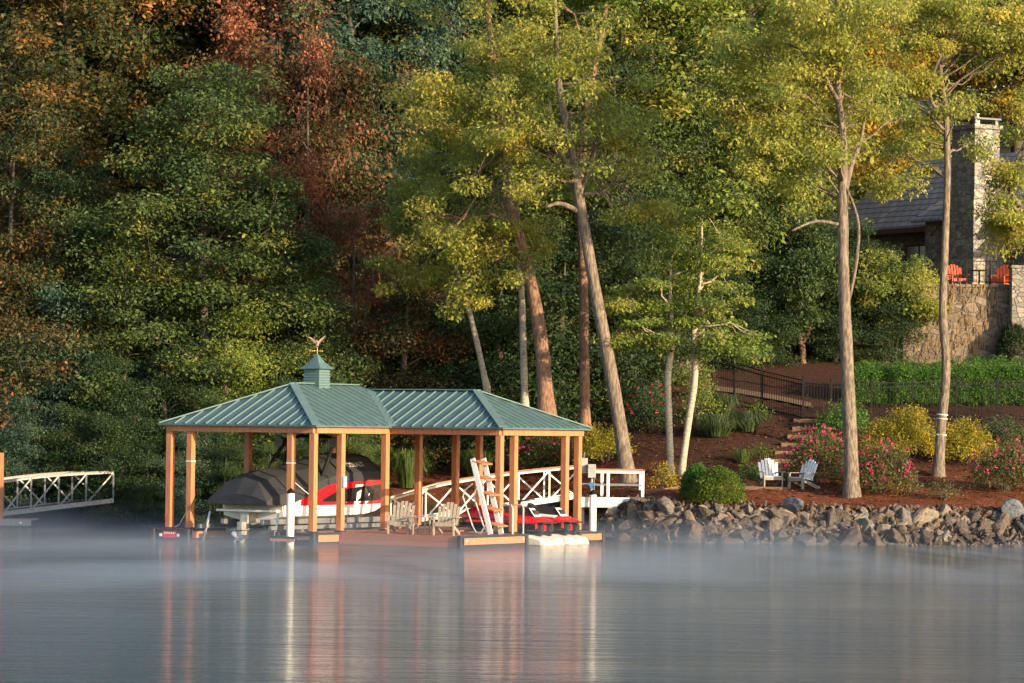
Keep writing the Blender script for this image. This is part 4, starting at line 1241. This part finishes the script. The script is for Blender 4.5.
# ------------------------------------------------------------------ chairs
def adirondack(label, loc, rz, m_back, m_frame, group, cat='chair'):
    """slatted garden armchair, sitting towards -y"""
    t = thing('garden_chair', label, cat, loc, rz, group)
    bk = MB()
    n = 6
    for k in range(n):
        x = -.27 + k * .54 / (n - 1)
        xt = x * 1.12
        top = 1.0 - .09 * abs(k - 2.5) ** 1.5 / 2.5
        bk.bar((x, .22, .33), (xt, .22 + (top - .33) * .42, top), .088, .022, (0, -1, .42))
    obj('backrest', bk, m_back, t)
    st = MB()
    for k in range(6):
        y = -.28 + k * .1
        st.box(-.28, .28, y, y + .085, .38 - k * .018, .402 - k * .018)
    obj('seat', st, m_back, t)
    for s_ in (-1, 1):
        obj('front_leg', MB().box(s_ * .31 - .02, s_ * .31 + .02, -.3, -.2, 0, .53), m_frame, t)
        obj('rear_leg', MB().prism([(s_ * .275 - .014, -.3, .28), (s_ * .275 - .014, -.3, .38), (s_ * .275 - .014, .62, .08), (s_ * .275 - .014, .62, 0), (s_ * .275 - .014, .48, 0)], (.028, 0, 0)), m_frame, t)
        obj('armrest', MB().box(s_ * .34 - .065, s_ * .34 + .065, -.36, .38, .53, .555), m_frame, t, bevel=.008)
    obj('apron', MB().box(-.29, .29, -.3, -.277, .27, .375), m_frame, t)
    obj('back_brace', MB().box(-.33, .33, .34, .365, .49, .55), m_frame, t)
    return t
GD = 'weathered armchairs on the dock'
for x, lab in ((1.82, 'weathered teak slatted armchair on the dock near the bow of the boat'), (3.48, 'weathered teak slatted armchair on the dock near the tall ladder')):
    adirondack(lab, loc_bh(x, 1.95, DZ), BZ + R(18), M_teak, M_teak, GD)
st = thing('side_table', 'small weathered teak side table between the two dock armchairs', 'side table', loc_bh(2.66, 1.85, DZ), BZ + R(10))
mb = MB()
for k in range(4):
    mb.box(-.24 + k * .12, -.24 + k * .12 + .11, -.22, .22, .52, .545)
obj('table_top', mb, M_teak, st)
for sx in (-1, 1):
    for sy in (-1, 1):
        obj('leg', MB().box(sx * .2 - .02, sx * .2 + .02, sy * .18 - .02, sy * .18 + .02, 0, .52), M_teak, st)
obj('shelf', MB().box(-.2, .2, -.18, .18, .18, .2), M_teak, st)
GW = 'white garden armchairs on the bank'
adirondack('white slatted garden armchair facing the lake, nearer the rounded green shrub', hit(771, 488), R(12), M_whitechair, M_teak, GW)
adirondack('white slatted garden armchair turned sideways beside the pink azaleas', hit(801, 489), R(-48), M_whitechair, M_teak, GW)

# ------------------------------------------------------------------ dock ladder with wooden treads, grab rails
ld_ = thing('dock_ladder', 'tall tilted white ladder with five wooden treads on the dock', 'ladder', loc_bh(4.2, 3.2, DZ), BZ)
mb_all = []
for y in (0, .62):
    obj('stringer', MB().bar((0.1, y, .02), (-.62, y + .05, 2.32), .05, .17, (1, 0, .3)), M_white, ld_, bevel=.01)
    hr = MB(); hr.tube([(-.58, y, 1.55), (-.85, y, 1.35), (-.92, y, 1.15), (-.55, y, .25), (-.42, y, .06), (-.25, y, .05), (-.05, y, .35)], .024, 8)
    obj('handrail', hr, M_alu, ld_)
for k in range(5):
    f = .14 + k * .205
    p = Vector((0.1, 0, .02)).lerp(Vector((-.62, 0, 2.32)), f)
    obj('tread', MB().prism([(p.x - .02, .02, p.z), (p.x + .34, .02, p.z - .1), (p.x + .34, .63, p.z - .1), (p.x - .02, .63, p.z)], (0, 0, .045)), M_tread, ld_, bevel=.01)
gr = thing('grab_rail', 'pair of white tubular grab rails at the edge of the dock', 'grab rails', loc_bh(4.3, 4.55, DZ), BZ)
for y in (-.32, .3):
    mb = MB(); mb.tube([(-.25, y, 0), (-.25, y, .8), (-.2, y, .9), (.1, y, .9), (.15, y, .8), (.15, y, 0)], .024, 8)
    obj('rail_hoop', mb, M_alu, gr)

# ------------------------------------------------------------------ personal watercraft on floating ports
def watercraft(label, x, y, top, accent, patch=False):
    t = thing('jet_ski', label, 'jet ski', loc_bh(x, y, .30), BZ, 'jet skis in the slip')
    # local: bow towards -x (into the slip), stern +x
    L_ = 3.1
    rings = []
    for f in (0, .08, .3, .6, .8, .92, 1.0):
        xx = -L_ * f
        w_ = .55 * (1 - max(0, (f - .5) / .5) ** 2.2) + .02
        k_ = .0 + .28 * max(0, (f - .6) / .4) ** 2
        zt = .40 + .10 * f
        rings.append([(xx, -w_, zt), (xx, -w_ * .9, k_ + .16), (xx, -w_ * .35, k_ + .02), (xx, w_ * .35, k_ + .02), (xx, w_ * .9, k_ + .16), (xx, w_, zt)])
    mb = MB(); mb.loft(rings)
    obj('hull', mb, M_blackgel, t)
    rings = []
    for f, w0, zt in ((-.01, .5, .46), (.06, .53, .56), (.25, .52, .60), (.45, .52, .68), (.6, .48, .84), (.72, .42, .88), (.86, .27, .76), (1.0, .05, .56)):
        xx = -L_ * f
        zb = .40 + .10 * max(0, f) + .005
        rings.append([(xx, -w0 - .02, zb), (xx, -w0, zb + (zt - zb) * .55), (xx, -w0 * .55, zt), (xx, w0 * .55, zt), (xx, w0, zb + (zt - zb) * .55), (xx, w0 + .02, zb)])
    mb = MB(); mb.loft(rings)
    obj('deck', mb, top, t, smooth=False)
    mb = MB()
    for s_ in (-1, 1):
        mb.box(-2.5, -.02, s_ * .555 - .03, s_ * .555 + .03, .36, .43)
    obj('rub_rail', mb, accent, t)
    mb = MB(); mb.loft([[(xx, -.17, z0), (xx, -.12, z1), (xx, .12, z1), (xx, .17, z0)] for xx, z0, z1 in ((-.25, .55, .72), (-.6, .56, .84), (-1.2, .6, .82), (-1.5, .64, .95))])
    obj('seat', mb, M_cover, t)
    obj('seat_back_panel', MB().prism([(-.2, -.2, .56), (-.2, .2, .56), (-.42, .15, .80), (-.42, -.15, .80)], (-.03, 0, .02)), M_whitegel, t)
    mb = MB(); mb.tube([(-1.75, -.38, 1.06), (-1.85, -.1, 1.0), (-1.85, .1, 1.0), (-1.75, .38, 1.06)], .03, 8); mb.tube([(-1.9, 0, .85), (-1.85, 0, 1.0)], .05, 8)
    obj('handlebar', mb, M_black, t)
    for s_ in (-1, 1):
        mb = MB(); mb.tube([(.0, s_ * .27, .22), (.14, s_ * .27, .2)], [.15, .12], 12)
        obj('stern_nozzle', mb, M_rubber, t)
        obj('stern_reflector', MB().box(.005, .02, s_ * .46 - .05, s_ * .46 + .05, .2, .36), accent, t)
    obj('stern_step', MB().box(-.02, .25, -.42, .42, .35, .40), M_rubber, t, bevel=.02)
    if patch:
        for s_ in (-1, 1):
            P = [(-.28, s_ * .29, .575), (-1.05, s_ * .288, .622), (-1.05, s_ * .523, .548), (-.28, s_ * .527, .515)]
            obj('white_panel', MB().prism([Vector(p) for p in P], (0, s_ * .006, .012)), M_whitegel, t)
    obj('stern_plate', MB().box(.003, .012, -.14, .14, .12, .33), accent, t)
    return t
watercraft('red and black jet ski on the floating port next to the dock ladder', 4.55, 5.9, M_red, M_red)
watercraft('bright red jet ski with a white patch on the outer floating port', 4.6, 7.4, M_red, M_red, True)
for y, lab in ((5.9, 'cream floating jet ski port next to the dock strip with the ladder'), (7.4, 'cream floating jet ski port on the outer side of the slip')):
    t = thing('floating_port', lab, 'floating port', loc_bh(4.85, y, 0), BZ, 'floating ports for the jet skis')
    mb = MB()
    mb.loft([[(xx, -w_, .0), (xx, -w_, zt - .05), (xx, -w_ + .08, zt), (xx, -.2, zt), (xx, 0, zt - .1), (xx, .2, zt), (xx, w_ - .08, zt), (xx, w_, zt - .05), (xx, w_, 0), (xx, 0, -.15)] for xx, w_, zt in ((.12, .6, .05), (.0, .68, .2), (-.5, .7, .3), (-3.7, .7, .3), (-3.8, .68, .24))])
    obj('float_body', mb, M_offwhite, t, bevel=.02)
    mb = MB()
    for s_ in (-1, 1):
        mb.tube([(-.6, s_ * .28, .31), (-.2, s_ * .28, .31)], .05, 8)
    obj('roller', mb, M_rubber, t)

# ------------------------------------------------------------------ gangways
def gangway(name, label, p, q, width, hr, arch, bays, m, m_deck, m_cap):
    t = thing(name, label, 'gangway', p)
    p, q = Vector((0, 0, 0)), q - p
    d = q.normalized()
    sd = Vector((-d.y, d.x, 0)).normalized() * width / 2
    up = Vector((0, 0, 1))
    def low(f): return p.lerp(q, f)
    def top(f): return p.lerp(q, f) + up * (hr * (.86 + .14 * min(1, f * 4)) + arch * math.sin(math.pi * f))
    obj('walk_deck', MB().bar(p + up * .03, q + up * .03, width - .12, .05), m_deck, t)
    for s_ in (-1, 1):
        o = sd * s_
        obj('bottom_chord', MB().bar(p + o, q + o, .06, .16), m, t)
        tc, cp = MB(), MB()
        for k in range(bays * 2):
            a, b = top(k / (bays * 2)) + o, top((k + 1) / (bays * 2)) + o
            tc.bar(a, b, .05, .07); cp.bar(a + up * .05, b + up * .05, .1, .03)
        obj('top_rail', tc, m, t); obj('rail_cap', cp, m_cap, t)
        for k in range(bays + 1):
            obj('upright', MB().bar(low(k / bays) + o, top(k / bays) + o, .055, .055), m, t)
        for k in range(bays):
            a, b = (low((k) / bays), top((k + 1) / bays)) if s_ < 0 else (top(k / bays), low((k + 1) / bays))
            obj('diagonal_brace', MB().bar(a + o, b + o, .045, .05), m, t)
    return t
gangway('gangway', 'white arched truss gangway climbing from the boathouse to the bank', Vector((-3.9, 117.3, .42)), Vector((2.25, 118.2, 1.38)), 1.15, .95, .12, 6, M_white, M_deck, M_deck)
gl0 = at(-60, 520, 121.5); gl1 = at(106, 500, 124.5)
gangway('gangway', 'grey truss gangway at the edge of the picture below the dark wood', gl0, gl1, 1.3, .98, .14, 6, M_galv, M_bark_dark, M_teak)
# the landing with its white rails
pl = thing('gangway_landing', 'white railed timber landing on the rocks where the gangway ends', 'landing platform', (2.25, 117.6, 1.30))
LX = 2.15
obj('landing_deck', MB().box(0, LX, -.55, 1.5, -.03, .03), M_deck, pl)
obj('landing_fascia', MB().prism([(0, -.6, -.28), (LX - .35, -.6, -.28), (LX + .02, -.6, -.06), (LX + .02, -.6, .05), (0, -.6, .05)], (0, .045, 0)), M_white, pl)
for x, y in ((.0, -.57), (1.0, -.57), (LX, -.57), (.85, 1.5), (LX, 1.5), (0, 1.5)):
    obj('rail_post', MB().box(x - .05, x + .05, y - .05, y + .05, -.26 if y < 0 and x < 1.5 else 0, .93), M_white, pl, bevel=.006)
for y in (-.57, 1.5):
    obj('handrail', MB().bar((-.02, y, .9), (LX + .05, y, .9), .05, .09), M_white, pl)
    obj('rail_cap', MB().bar((-.04, y, .965), (LX + .08, y, .965), .14, .03), M_deck, pl)
    obj('mid_rail', MB().bar((-.02, y, .46), (LX + .05, y, .46), .04, .045), M_galv, pl)
obj('handrail', MB().bar((LX, -.52, .9), (LX, 1.45, .9), .05, .09), M_white, pl)
for x in (.15, 1.3):
    obj('support_post', MB().box(x - .09, x + .09, .3, .48, -1.8, -.03), M_offwhite, pl)
sp = thing('power_pedestal', 'grey post with two electrical boxes on the gangway landing', 'electrical post', (2.25 + .45, 116.85, .9))
obj('pedestal_pole', MB().tube([(0, 0, -.9), (0, 0, 1.55)], .04, 8), M_galv, sp)
obj('meter_box', MB().box(-.13, .13, -.14, .02, 1.1, 1.55), M_grey, sp, bevel=.012)
obj('breaker_box', MB().box(-.38, -.14, .05, .2, 1.3, 1.75), M_grey, sp, bevel=.012)
obj('outlet_box', MB().box(-.06, .04, -.1, -.03, .75, .95), mat('blue_plastic', (.02, .16, .45), .4), sp)
obj('conduit', MB().tube([(.08, -.02, 1.1), (.08, -.02, .35)], .02, 6), M_galv, sp)
obj('conduit', MB().tube([(-.27, .1, 1.75), (-.24, .1, 1.95)], .02, 6), M_galv, sp)
# neighbour's floating dock at the edge of the picture
nd0 = at(31, 527, 121.0)
nd = thing('floating_dock', 'low weathered floating dock with an orange post at the edge of the picture', 'dock', (nd0.x, nd0.y, 0))
obj('dock_boards', MB().box(-5, 0, 0, 2.0, .22, .27), M_teak, nd)
obj('dock_fascia', MB().box(-5, 0, -.04, -.003, .06, .26), M_teak, nd)
obj('dock_float', MB().box(-4.9, -.1, .05, 1.95, -.2, .2), M_rubber, nd)
mb = MB(); mb.tube([(-.35, -.04, .16), (-.35, -.06, .16)], .045, 10)
obj('reflector', mb, M_white, nd)
pp = at(0, 500, 121.3)
obj('roof_post', MB().box(pp.x - nd0.x - .1, pp.x - nd0.x + .1, .2, .4, .27, 2.55), M_post, nd, label='orange brown post standing on the dock')

# ------------------------------------------------------------------ rock bank
def rock_mesh(seed):
    rng = np.random.default_rng(seed)
    import bmesh
    bm = bmesh.new()
    bmesh.ops.create_icosphere(bm, subdivisions=3, radius=1.0)
    # cut by random planes for angular faces
    planes = [(v / np.linalg.norm(v), rng.uniform(.42, .75)) for v in rng.normal(size=(11, 3))]
    sc = rng.uniform(.7, 1.35, 3)
    for v in bm.verts:
        c = np.array(v.co)
        for _ in range(2):
            for n_, d_ in planes:
                k = c @ n_ - d_
                if k > 0:
                    c = c - n_ * k
        c += rng.normal(0, .012, 3)
        v.co = Vector(c * sc * 1.35)
    me = bpy.data.meshes.new('rock')
    bm.to_mesh(me)
    bm.free()
    me.materials.append(M_rock_pale)
    return me
RM = [rock_mesh(40 + i) for i in range(14)]
rr = random.Random(12)
def rock(x, y, z, s, m, label):
    o = bpy.data.objects.new('rock', RM[rr.randrange(14)])
    COL.objects.link(o)
    o.location = (x, y, z)
    o.rotation_euler = (rr.uniform(-1.2, 1.2), rr.uniform(-1.2, 1.2), rr.uniform(0, 6.28))
    o.scale = (s * rr.uniform(.9, 1.6), s * rr.uniform(.75, 1.1), s * rr.uniform(.6, .95))
    o.material_slots[0].link = 'OBJECT'
    o.material_slots[0].material = m
    tag(o, label, 'rock', 'rocks of the shoreline bank')
rows = [(-.1, .20, M_rock_wet), (.28, .19, M_rock_wet), (.65, .18, M_rock_brown), (1.0, .17, M_rock_brown), (1.32, .16, M_rock_pale), (1.6, .12, M_rock_pale)]
LAB = {M_rock_wet: 'dark rock in the lower rows of the rock bank along the water', M_rock_brown: 'brown angular rock halfway up the rock bank', M_rock_pale: 'pale tan rock along the top of the rock bank'}
nrock = 0
for k, (dd, s0, m0) in enumerate(rows):
    x = 1.2 + rr.uniform(0, .4)
    while x < 18.6:
        s = s0 * rr.choice((.55, .7, .9, 1, 1.2, 1.7))
        yw = shoreline(x)
        # along the oblique stretch the offset runs normal to the shore
        y = yw + dd * (1.35 if x < 5.5 else 1) + rr.uniform(-.1, .1)
        m = m0
        q = rr.random()
        if k in (1, 2, 3) and q < .25: m = M_rock_brown if m0 is M_rock_wet else M_rock_pale
        if k >= 3 and q > .75: m = M_rock_brown
        if nrock < 310:
            rock(x, y, h(x, y) + s * .15, s, m, LAB[m])
            nrock += 1
        x += s * rr.uniform(1.6, 2.2)
for px, py, s, lab in ((790, 512, .28, 'blue grey smooth boulder on top of the rock bank below the chairs'), (1013, 517, .3, 'blue grey boulder on top of the rock bank at the edge of the picture')):
    p = hit(px, py); p.z += .12
    rock(p.x, p.y, p.z, s, M_rock_blue, lab)

mb = MB()
for i in range(3200):                                 # the small stuff between the boulders
    x = rr.uniform(1.0, 18.7); dd = rr.uniform(-.2, 2.0); y = shoreline(x) + dd * (1.35 if x < 5.5 else 1)
    k = rr.uniform(.03, .14)
    c = Vector((x, y, h(x, y) + k * .6))
    ax = [Vector((rr.gauss(0, 1), rr.gauss(0, 1), rr.gauss(0, 1))).normalized() * k * rr.uniform(.6, 1.5) for _ in range(3)]
    mb.add([c + ax[0], c - ax[0], c + ax[1], c - ax[1], c + ax[2], c - ax[2]], [(0, 2, 4), (2, 1, 4), (1, 3, 4), (3, 0, 4), (2, 0, 5), (1, 2, 5), (3, 1, 5), (0, 3, 5)])
tag(obj('rubble', mb, M_rock_brown), 'small broken stones filling the gaps of the rock bank', 'rubble', kind='stuff')
# scattered leaves and chips on the mulch
rng3 = np.random.default_rng(8)
V, T = [], []
for i in range(10000):
    x = rng3.uniform(-6, 20); y = shoreline(x) + rng3.uniform(2.0, 16) ** 1.0
    z = h(x, y) + .03
    a = rng3.uniform(0, 6.28); l = rng3.uniform(.03, .12)
    dx, dy = math.cos(a) * l, math.sin(a) * l
    tz = rng3.uniform(-.03, .04)
    V += [(x - dx, y - dy, z), (x + dy * .5, y - dx * .5, z + .01), (x + dx, y + dy, z + abs(tz) + .01), (x - dy * .5, y + dx * .5, z + .01)]
    T.append(rng3.random())
tag(obj('leaf_litter', quad_mesh('leaf_litter', np.array(V), T, L_litter), None), 'fallen leaves and chips scattered over the red mulch', 'leaf litter', kind='stuff')

# ------------------------------------------------------------------ garden steps, timbers, path, fences
mt = mat('step_timber', (.19, .115, .065), .85, c2=(.11, .065, .04), scale=8, stretch=(1, 4, 4))
gs = thing('garden_steps', 'timber garden steps climbing from the chairs to the iron gate', 'steps', hit(765, 478))
for px, py, wd in ((742, 486, 46), (757, 478, 44), (768, 470, 40), (781, 462, 34), (789, 454, 30), (795, 446, 30), (801, 438, 30), (806, 430, 30), (809, 422, 34)):
    p = hit(px, py) - gs.location
    s = wd * .034 / 2
    obj('step', MB().box(p.x - s, p.x + s, p.y - .12, p.y + .5, p.z - .2, p.z + .1), mt, gs, bevel=.015)
for (a, b, lab) in (((645, 494), (690, 487), 'weathered edging timber beside the bright rounded shrub'), ((742, 489), (790, 490), 'weathered edging timber in front of the white chairs'), ((648, 487), (600, 484), 'weathered edging timber behind the gangway landing')):
    p, q = hit(*a), hit(*b)
    o = obj('edging_timber', MB().bar(Vector((0, 0, .03)), q - p + Vector((0, 0, .03)), .12, .12), mt, bevel=.012)
    o.location = p
    tag(o, lab, 'garden timber', 'edging timbers on the mulch')
pth = MB()
pa = [hit(700, 388), hit(740, 393), hit(780, 400), hit(812, 407)]
v = []
for p in pa:
    v += [(p.x, p.y - .45, h(p.x, p.y - .45) + .06), (p.x, p.y + .5, h(p.x, p.y + .5) + .06)]
pth.add(v, [(2 * i, 2 * i + 2, 2 * i + 3, 2 * i + 1) for i in range(3)])
obj('path', pth, mat('path_gravel', (.17, .105, .065), .9, c2=(.10, .062, .04), scale=12))['kind'] = 'structure'

def iron_fence(label, pts, hh, gate=None):
    t = thing('iron_fence', label, 'fence', pts[0], 0, 'black iron fences on the bank')
    pts = [p - t.location for p in pts]
    for p in pts:
        f = obj('fence_post', MB().box(p.x - .035, p.x + .035, p.y - .035, p.y + .035, p.z - .1, p.z + hh + .08), M_black, t)
        obj('post_finial', MB().ball((p.x, p.y, p.z + hh + .11), .05, 8, 5), M_black, f)
    for a, b in zip(pts, pts[1:]):
        mb = MB()
        up = Vector((0, 0, 1))
        for z in (.12, hh - .18, hh - .02):
            mb.bar(a + up * z, b + up * z, .03, .035)
        n = max(2, int((b - a).length / .115))
        for k in range(1, n):
            p = a.lerp(b, k / n)
            mb.bar(p + up * .06, p + up * hh, .018, .018)
        obj('picket_grille', mb, M_black, t)
    return t
fb = [hit(831, 424), hit(871, 424), hit(912, 423), hit(956, 422), hit(997, 421), hit(1040, 421)]
iron_fence('long level run of black iron fence in front of the clipped hedge', fb, 1.5)
fb2 = [hit(712, 397), hit(734, 402), hit(762, 411), hit(803, 421)]
iron_fence('sloping run of black iron fence above the tufted grasses', fb2, 1.5)
gt = thing('iron_gate', 'black iron garden gate at the top of the timber steps', 'gate', fb2[-1])
a, b = Vector((.08, 0, 0)), fb[0] - fb2[-1] - Vector((.08, 0, 0))
mb = MB()
for z in (.15, 1.4):
    mb.bar(a + Vector((0, 0, z)), b + Vector((0, 0, z)), .035, .04)
for k in range(9):
    p = a.lerp(b, k / 8)
    mb.bar(p + Vector((0, 0, .1)), p + Vector((0, 0, 1.48)), .02, .02)
obj('gate_grille', mb, M_black, gt)
obj('gate_latch', MB().box(a.x + .03, a.x + .1, -.05, .05, .9, 1.0), M_black, gt)
wp = at(663, 384, 136.5); wq = at(716, 372, 139.0)
wf = thing('board_fence', 'weathered vertical board fence behind the birch pair', 'fence', ground(wp.x, wp.y))
d = Vector((wq.x - wp.x, wq.y - wp.y, 0))
mb = MB()
for k in range(15):
    p = d * (k / 15)
    z = h(wp.x + p.x, wp.y + p.y) - wf.location.z
    mb.bar(p + Vector((0, 0, z - .1)), p + Vector((0, 0, z + 1.45)), .13, .025, (0, 1, 0))
obj('boards', mb, mat('fence_board', (.30, .22, .15), .85, c2=(.2, .14, .09), stretch=(6, 6, 1)), wf)
z0, z1 = .95, h(wq.x, wq.y) - wf.location.z + .95
obj('fence_rail', MB().bar(Vector((0, .05, z0)), d + Vector((0, .05, z1)), .05, .09), M_bark_red, wf)

# ------------------------------------------------------------------ retaining wall, patio, house
w0, w1 = at(903, 365, 140.0), at(1120, 365, 140.0)
rw = thing('stone_wall', 'tall field stone retaining wall below the patio', 'wall', (w0.x, 140.0, 5.6))
obj('stone_face', MB().box(0, w1.x - w0.x, 0, .6, 0, 3.85), M_wallstone, rw)
obj('coping', MB().box(-.04, w1.x - w0.x, -.06, .66, 3.85, 3.98), M_wallstone, rw, bevel=.02)
p0 = at(1010, 370, 139.6); 
wp_ = thing('stone_pillar', 'square field stone pillar at the end of the patio wall', 'pillar', (p0.x, 139.2, 5.6))
obj('shaft', MB().box(0, 1.0, 0, .75, 0, 4.6), M_stone, wp_)
obj('pillar_cap', MB().box(-.06, 1.06, -.06, .81, 4.6, 4.72), M_stone, wp_, bevel=.02)
# dry vines on the wall
rv = random.Random(3)
V, T = [], []
for i in range(800):
    x = rv.uniform(0, 6.5); z = rv.uniform(.6, 3.9) if rv.random() < .85 else rv.uniform(3.7, 4.1)
    if x > 4.9 and rv.random() < .6: continue
    l = rv.uniform(.08, .5); dx = rv.gauss(0, .05); y = -rv.uniform(.01, .14)
    ww = rv.uniform(.006, .02)
    V += [(x - ww, y, z), (x + ww, y, z), (x + dx + ww, y - .03, max(.05, z - l)), (x + dx - ww, y - .03, max(.05, z - l))]
    T.append(rv.random())
t = obj('dry_vine', quad_mesh('dry_vine', np.array(V), T, L_dry), None)
t.location = (w0.x + .2, 139.99, 5.6)
tag(t, 'dry brown creeper hanging over the stone retaining wall', 'creeper', kind='stuff')
# patio rail
ra, rb = at(944, 283, 140.3), at(1013, 283, 140.3)
ra.z = rb.z = 9.58
pr = thing('patio_railing', 'black iron railing on top of the stone patio wall', 'railing', ra)
d = rb - ra
for k in range(4):
    p = d * (k / 3)
    obj('railing_post', MB().box(p.x - .03, p.x + .03, -.03, .03, 0, .98), M_black, pr)
mb = MB()
for z in (.1, .93):
    mb.bar(Vector((0, 0, z)), d + Vector((0, 0, z)), .03, .035)
for k in range(1, int(d.length / .13)):
    p = d * (k * .13 / d.length)
    mb.bar(p + Vector((0, 0, .1)), p + Vector((0, 0, .93)), .014, .014)
obj('baluster_grille', mb, M_black, pr)
GO = 'orange armchairs on the patio'
for px, lab, rz in ((957, 'orange slatted armchair on the patio beside the slender trunk', 15), (1000, 'orange slatted armchair on the patio beside the stone pillar', -35)):
    p = at(px, 283, 141.6)
    adirondack(lab, (p.x, p.y, 9.47), R(rz), M_orange, M_orange, GO)
p = at(979, 283, 141.4)
bt = thing('bistro_table', 'small round black iron table on the patio between the orange chairs', 'table', (p.x, p.y, 9.47))
obj('table_top', MB().tube([(0, 0, .7), (0, 0, .73)], .35, 18), M_black, bt)
obj('pedestal', MB().tube([(0, 0, .02), (0, 0, .7)], .03, 8), M_black, bt)
obj('foot_plate', MB().tube([(0, 0, 0), (0, 0, .03)], .22, 14), M_black, bt)

hc = at(973, 290, 149.0)
HZ = R(-58)
hs = thing('house', 'stone house with grey slate roofs and a tall chimney above the patio', 'house', (hc.x, hc.y, 9.4), HZ)
# chimney (front corner at local 0,0): wide base, shoulder, stack, cap
mb = MB()
def rect(x0, x1, y0, y1, z):
    return [(x0, y0, z), (x1, y0, z), (x1, y1, z), (x0, y1, z)]
mb.loft([rect(-1.85, 0, 0, 1.75, -.3), rect(-1.85, 0, 0, 1.75, 4.0), rect(-1.6, -.08, .1, 1.45, 4.7), rect(-1.6, -.08, .1, 1.45, 7.2)])
ch = obj('chimney', mb, M_stone, hs)
mb = MB().box(-1.7, .02, 0, 1.55, 7.2, 7.38)
for x in (-1.55, -.25):
    for y in (.15, 1.25):
        mb.box(x, x + .14, y, y + .14, 7.38, 7.6)
obj('chimney_crown', mb, M_stone, ch)
obj('chimney_lid', MB().box(-1.65, -.03, .05, 1.5, 7.6, 7.67), M_slate, ch)
obj('chimney_pot', MB().tube([(-.35, .45, 7.38), (-.35, .45, 7.85)], .1, 10), M_white, ch)
obj('wall', MB().box(-13.5, -1.86, 2.3, 9, -.3, 3.2), M_brick, hs)
obj('wall', MB().box(-1.84, 5.5, 2.31, 9, -.3, 3.2), M_stone, hs)
def roof_block(x0, x1, y0, y1, z, run, pitch, hip=True):
    ym = (y0 + y1) / 2; rz_ = z + (y1 - y0) / 2 * pitch
    a = (y1 - y0) / 2 if hip else 0
    P = [Vector(p) for p in ((x0, y0, z), (x1, y0, z), (x1, y1, z), (x0, y1, z), (x0 + a * .8, ym, rz_), (x1 - a * .8, ym, rz_))]
    m_ = MB()
    for f in ((0, 1, 5, 4), (1, 2, 5), (2, 3, 4, 5), (3, 0, 4)):
        m_.prism([P[i] for i in f], (0, 0, -.12))
    return m_
obj('main_roof', roof_block(-14.0, 6.0, 1.7, 9.6, 3.35, 0, .85), M_shingle, hs)
mb = MB()
mb.box(-14.02, 6.02, 1.62, 1.69, 3.08, 3.3); mb.box(-14.08, -14.03, 1.7, 9.6, 3.08, 3.3)
obj('fascia', mb, M_fascia, hs)
obj('wing_wall', MB().box(-4.0, -1.87, .6, 2.29, -.3, 3.4), M_stone, hs)
obj('wing_roof', MB().prism([(-4.4, .1, 3.35), (-1.87, .1, 3.35), (-1.87, 2.9, 4.9), (-4.4, 2.9, 4.9)], (0, 0, .14)), M_shingle, hs)
wn = obj('window', MB().box(-7.4, -5.6, 2.27, 2.295, 1.3, 2.5), mat('dark_glass', (.02, .022, .03), .1), hs)
mb = MB()
for (x0, x1, z0, z1) in ((-7.48, -5.52, 2.5, 2.6), (-7.48, -5.52, 1.2, 1.3), (-7.48, -7.4, 1.3, 2.5), (-5.6, -5.52, 1.3, 2.5), (-6.53, -6.47, 1.3, 2.5)):
    mb.box(x0, x1, 2.25, 2.30, z0, z1)
obj('window_frame', mb, M_fascia, wn)
obj('porch_roof', MB().prism([(.1, .6, 3.1), (1.6, .6, 2.9), (1.6, 2.3, 2.9), (.1, 2.3, 3.1)], (0, 0, .15)), M_shingle, hs)
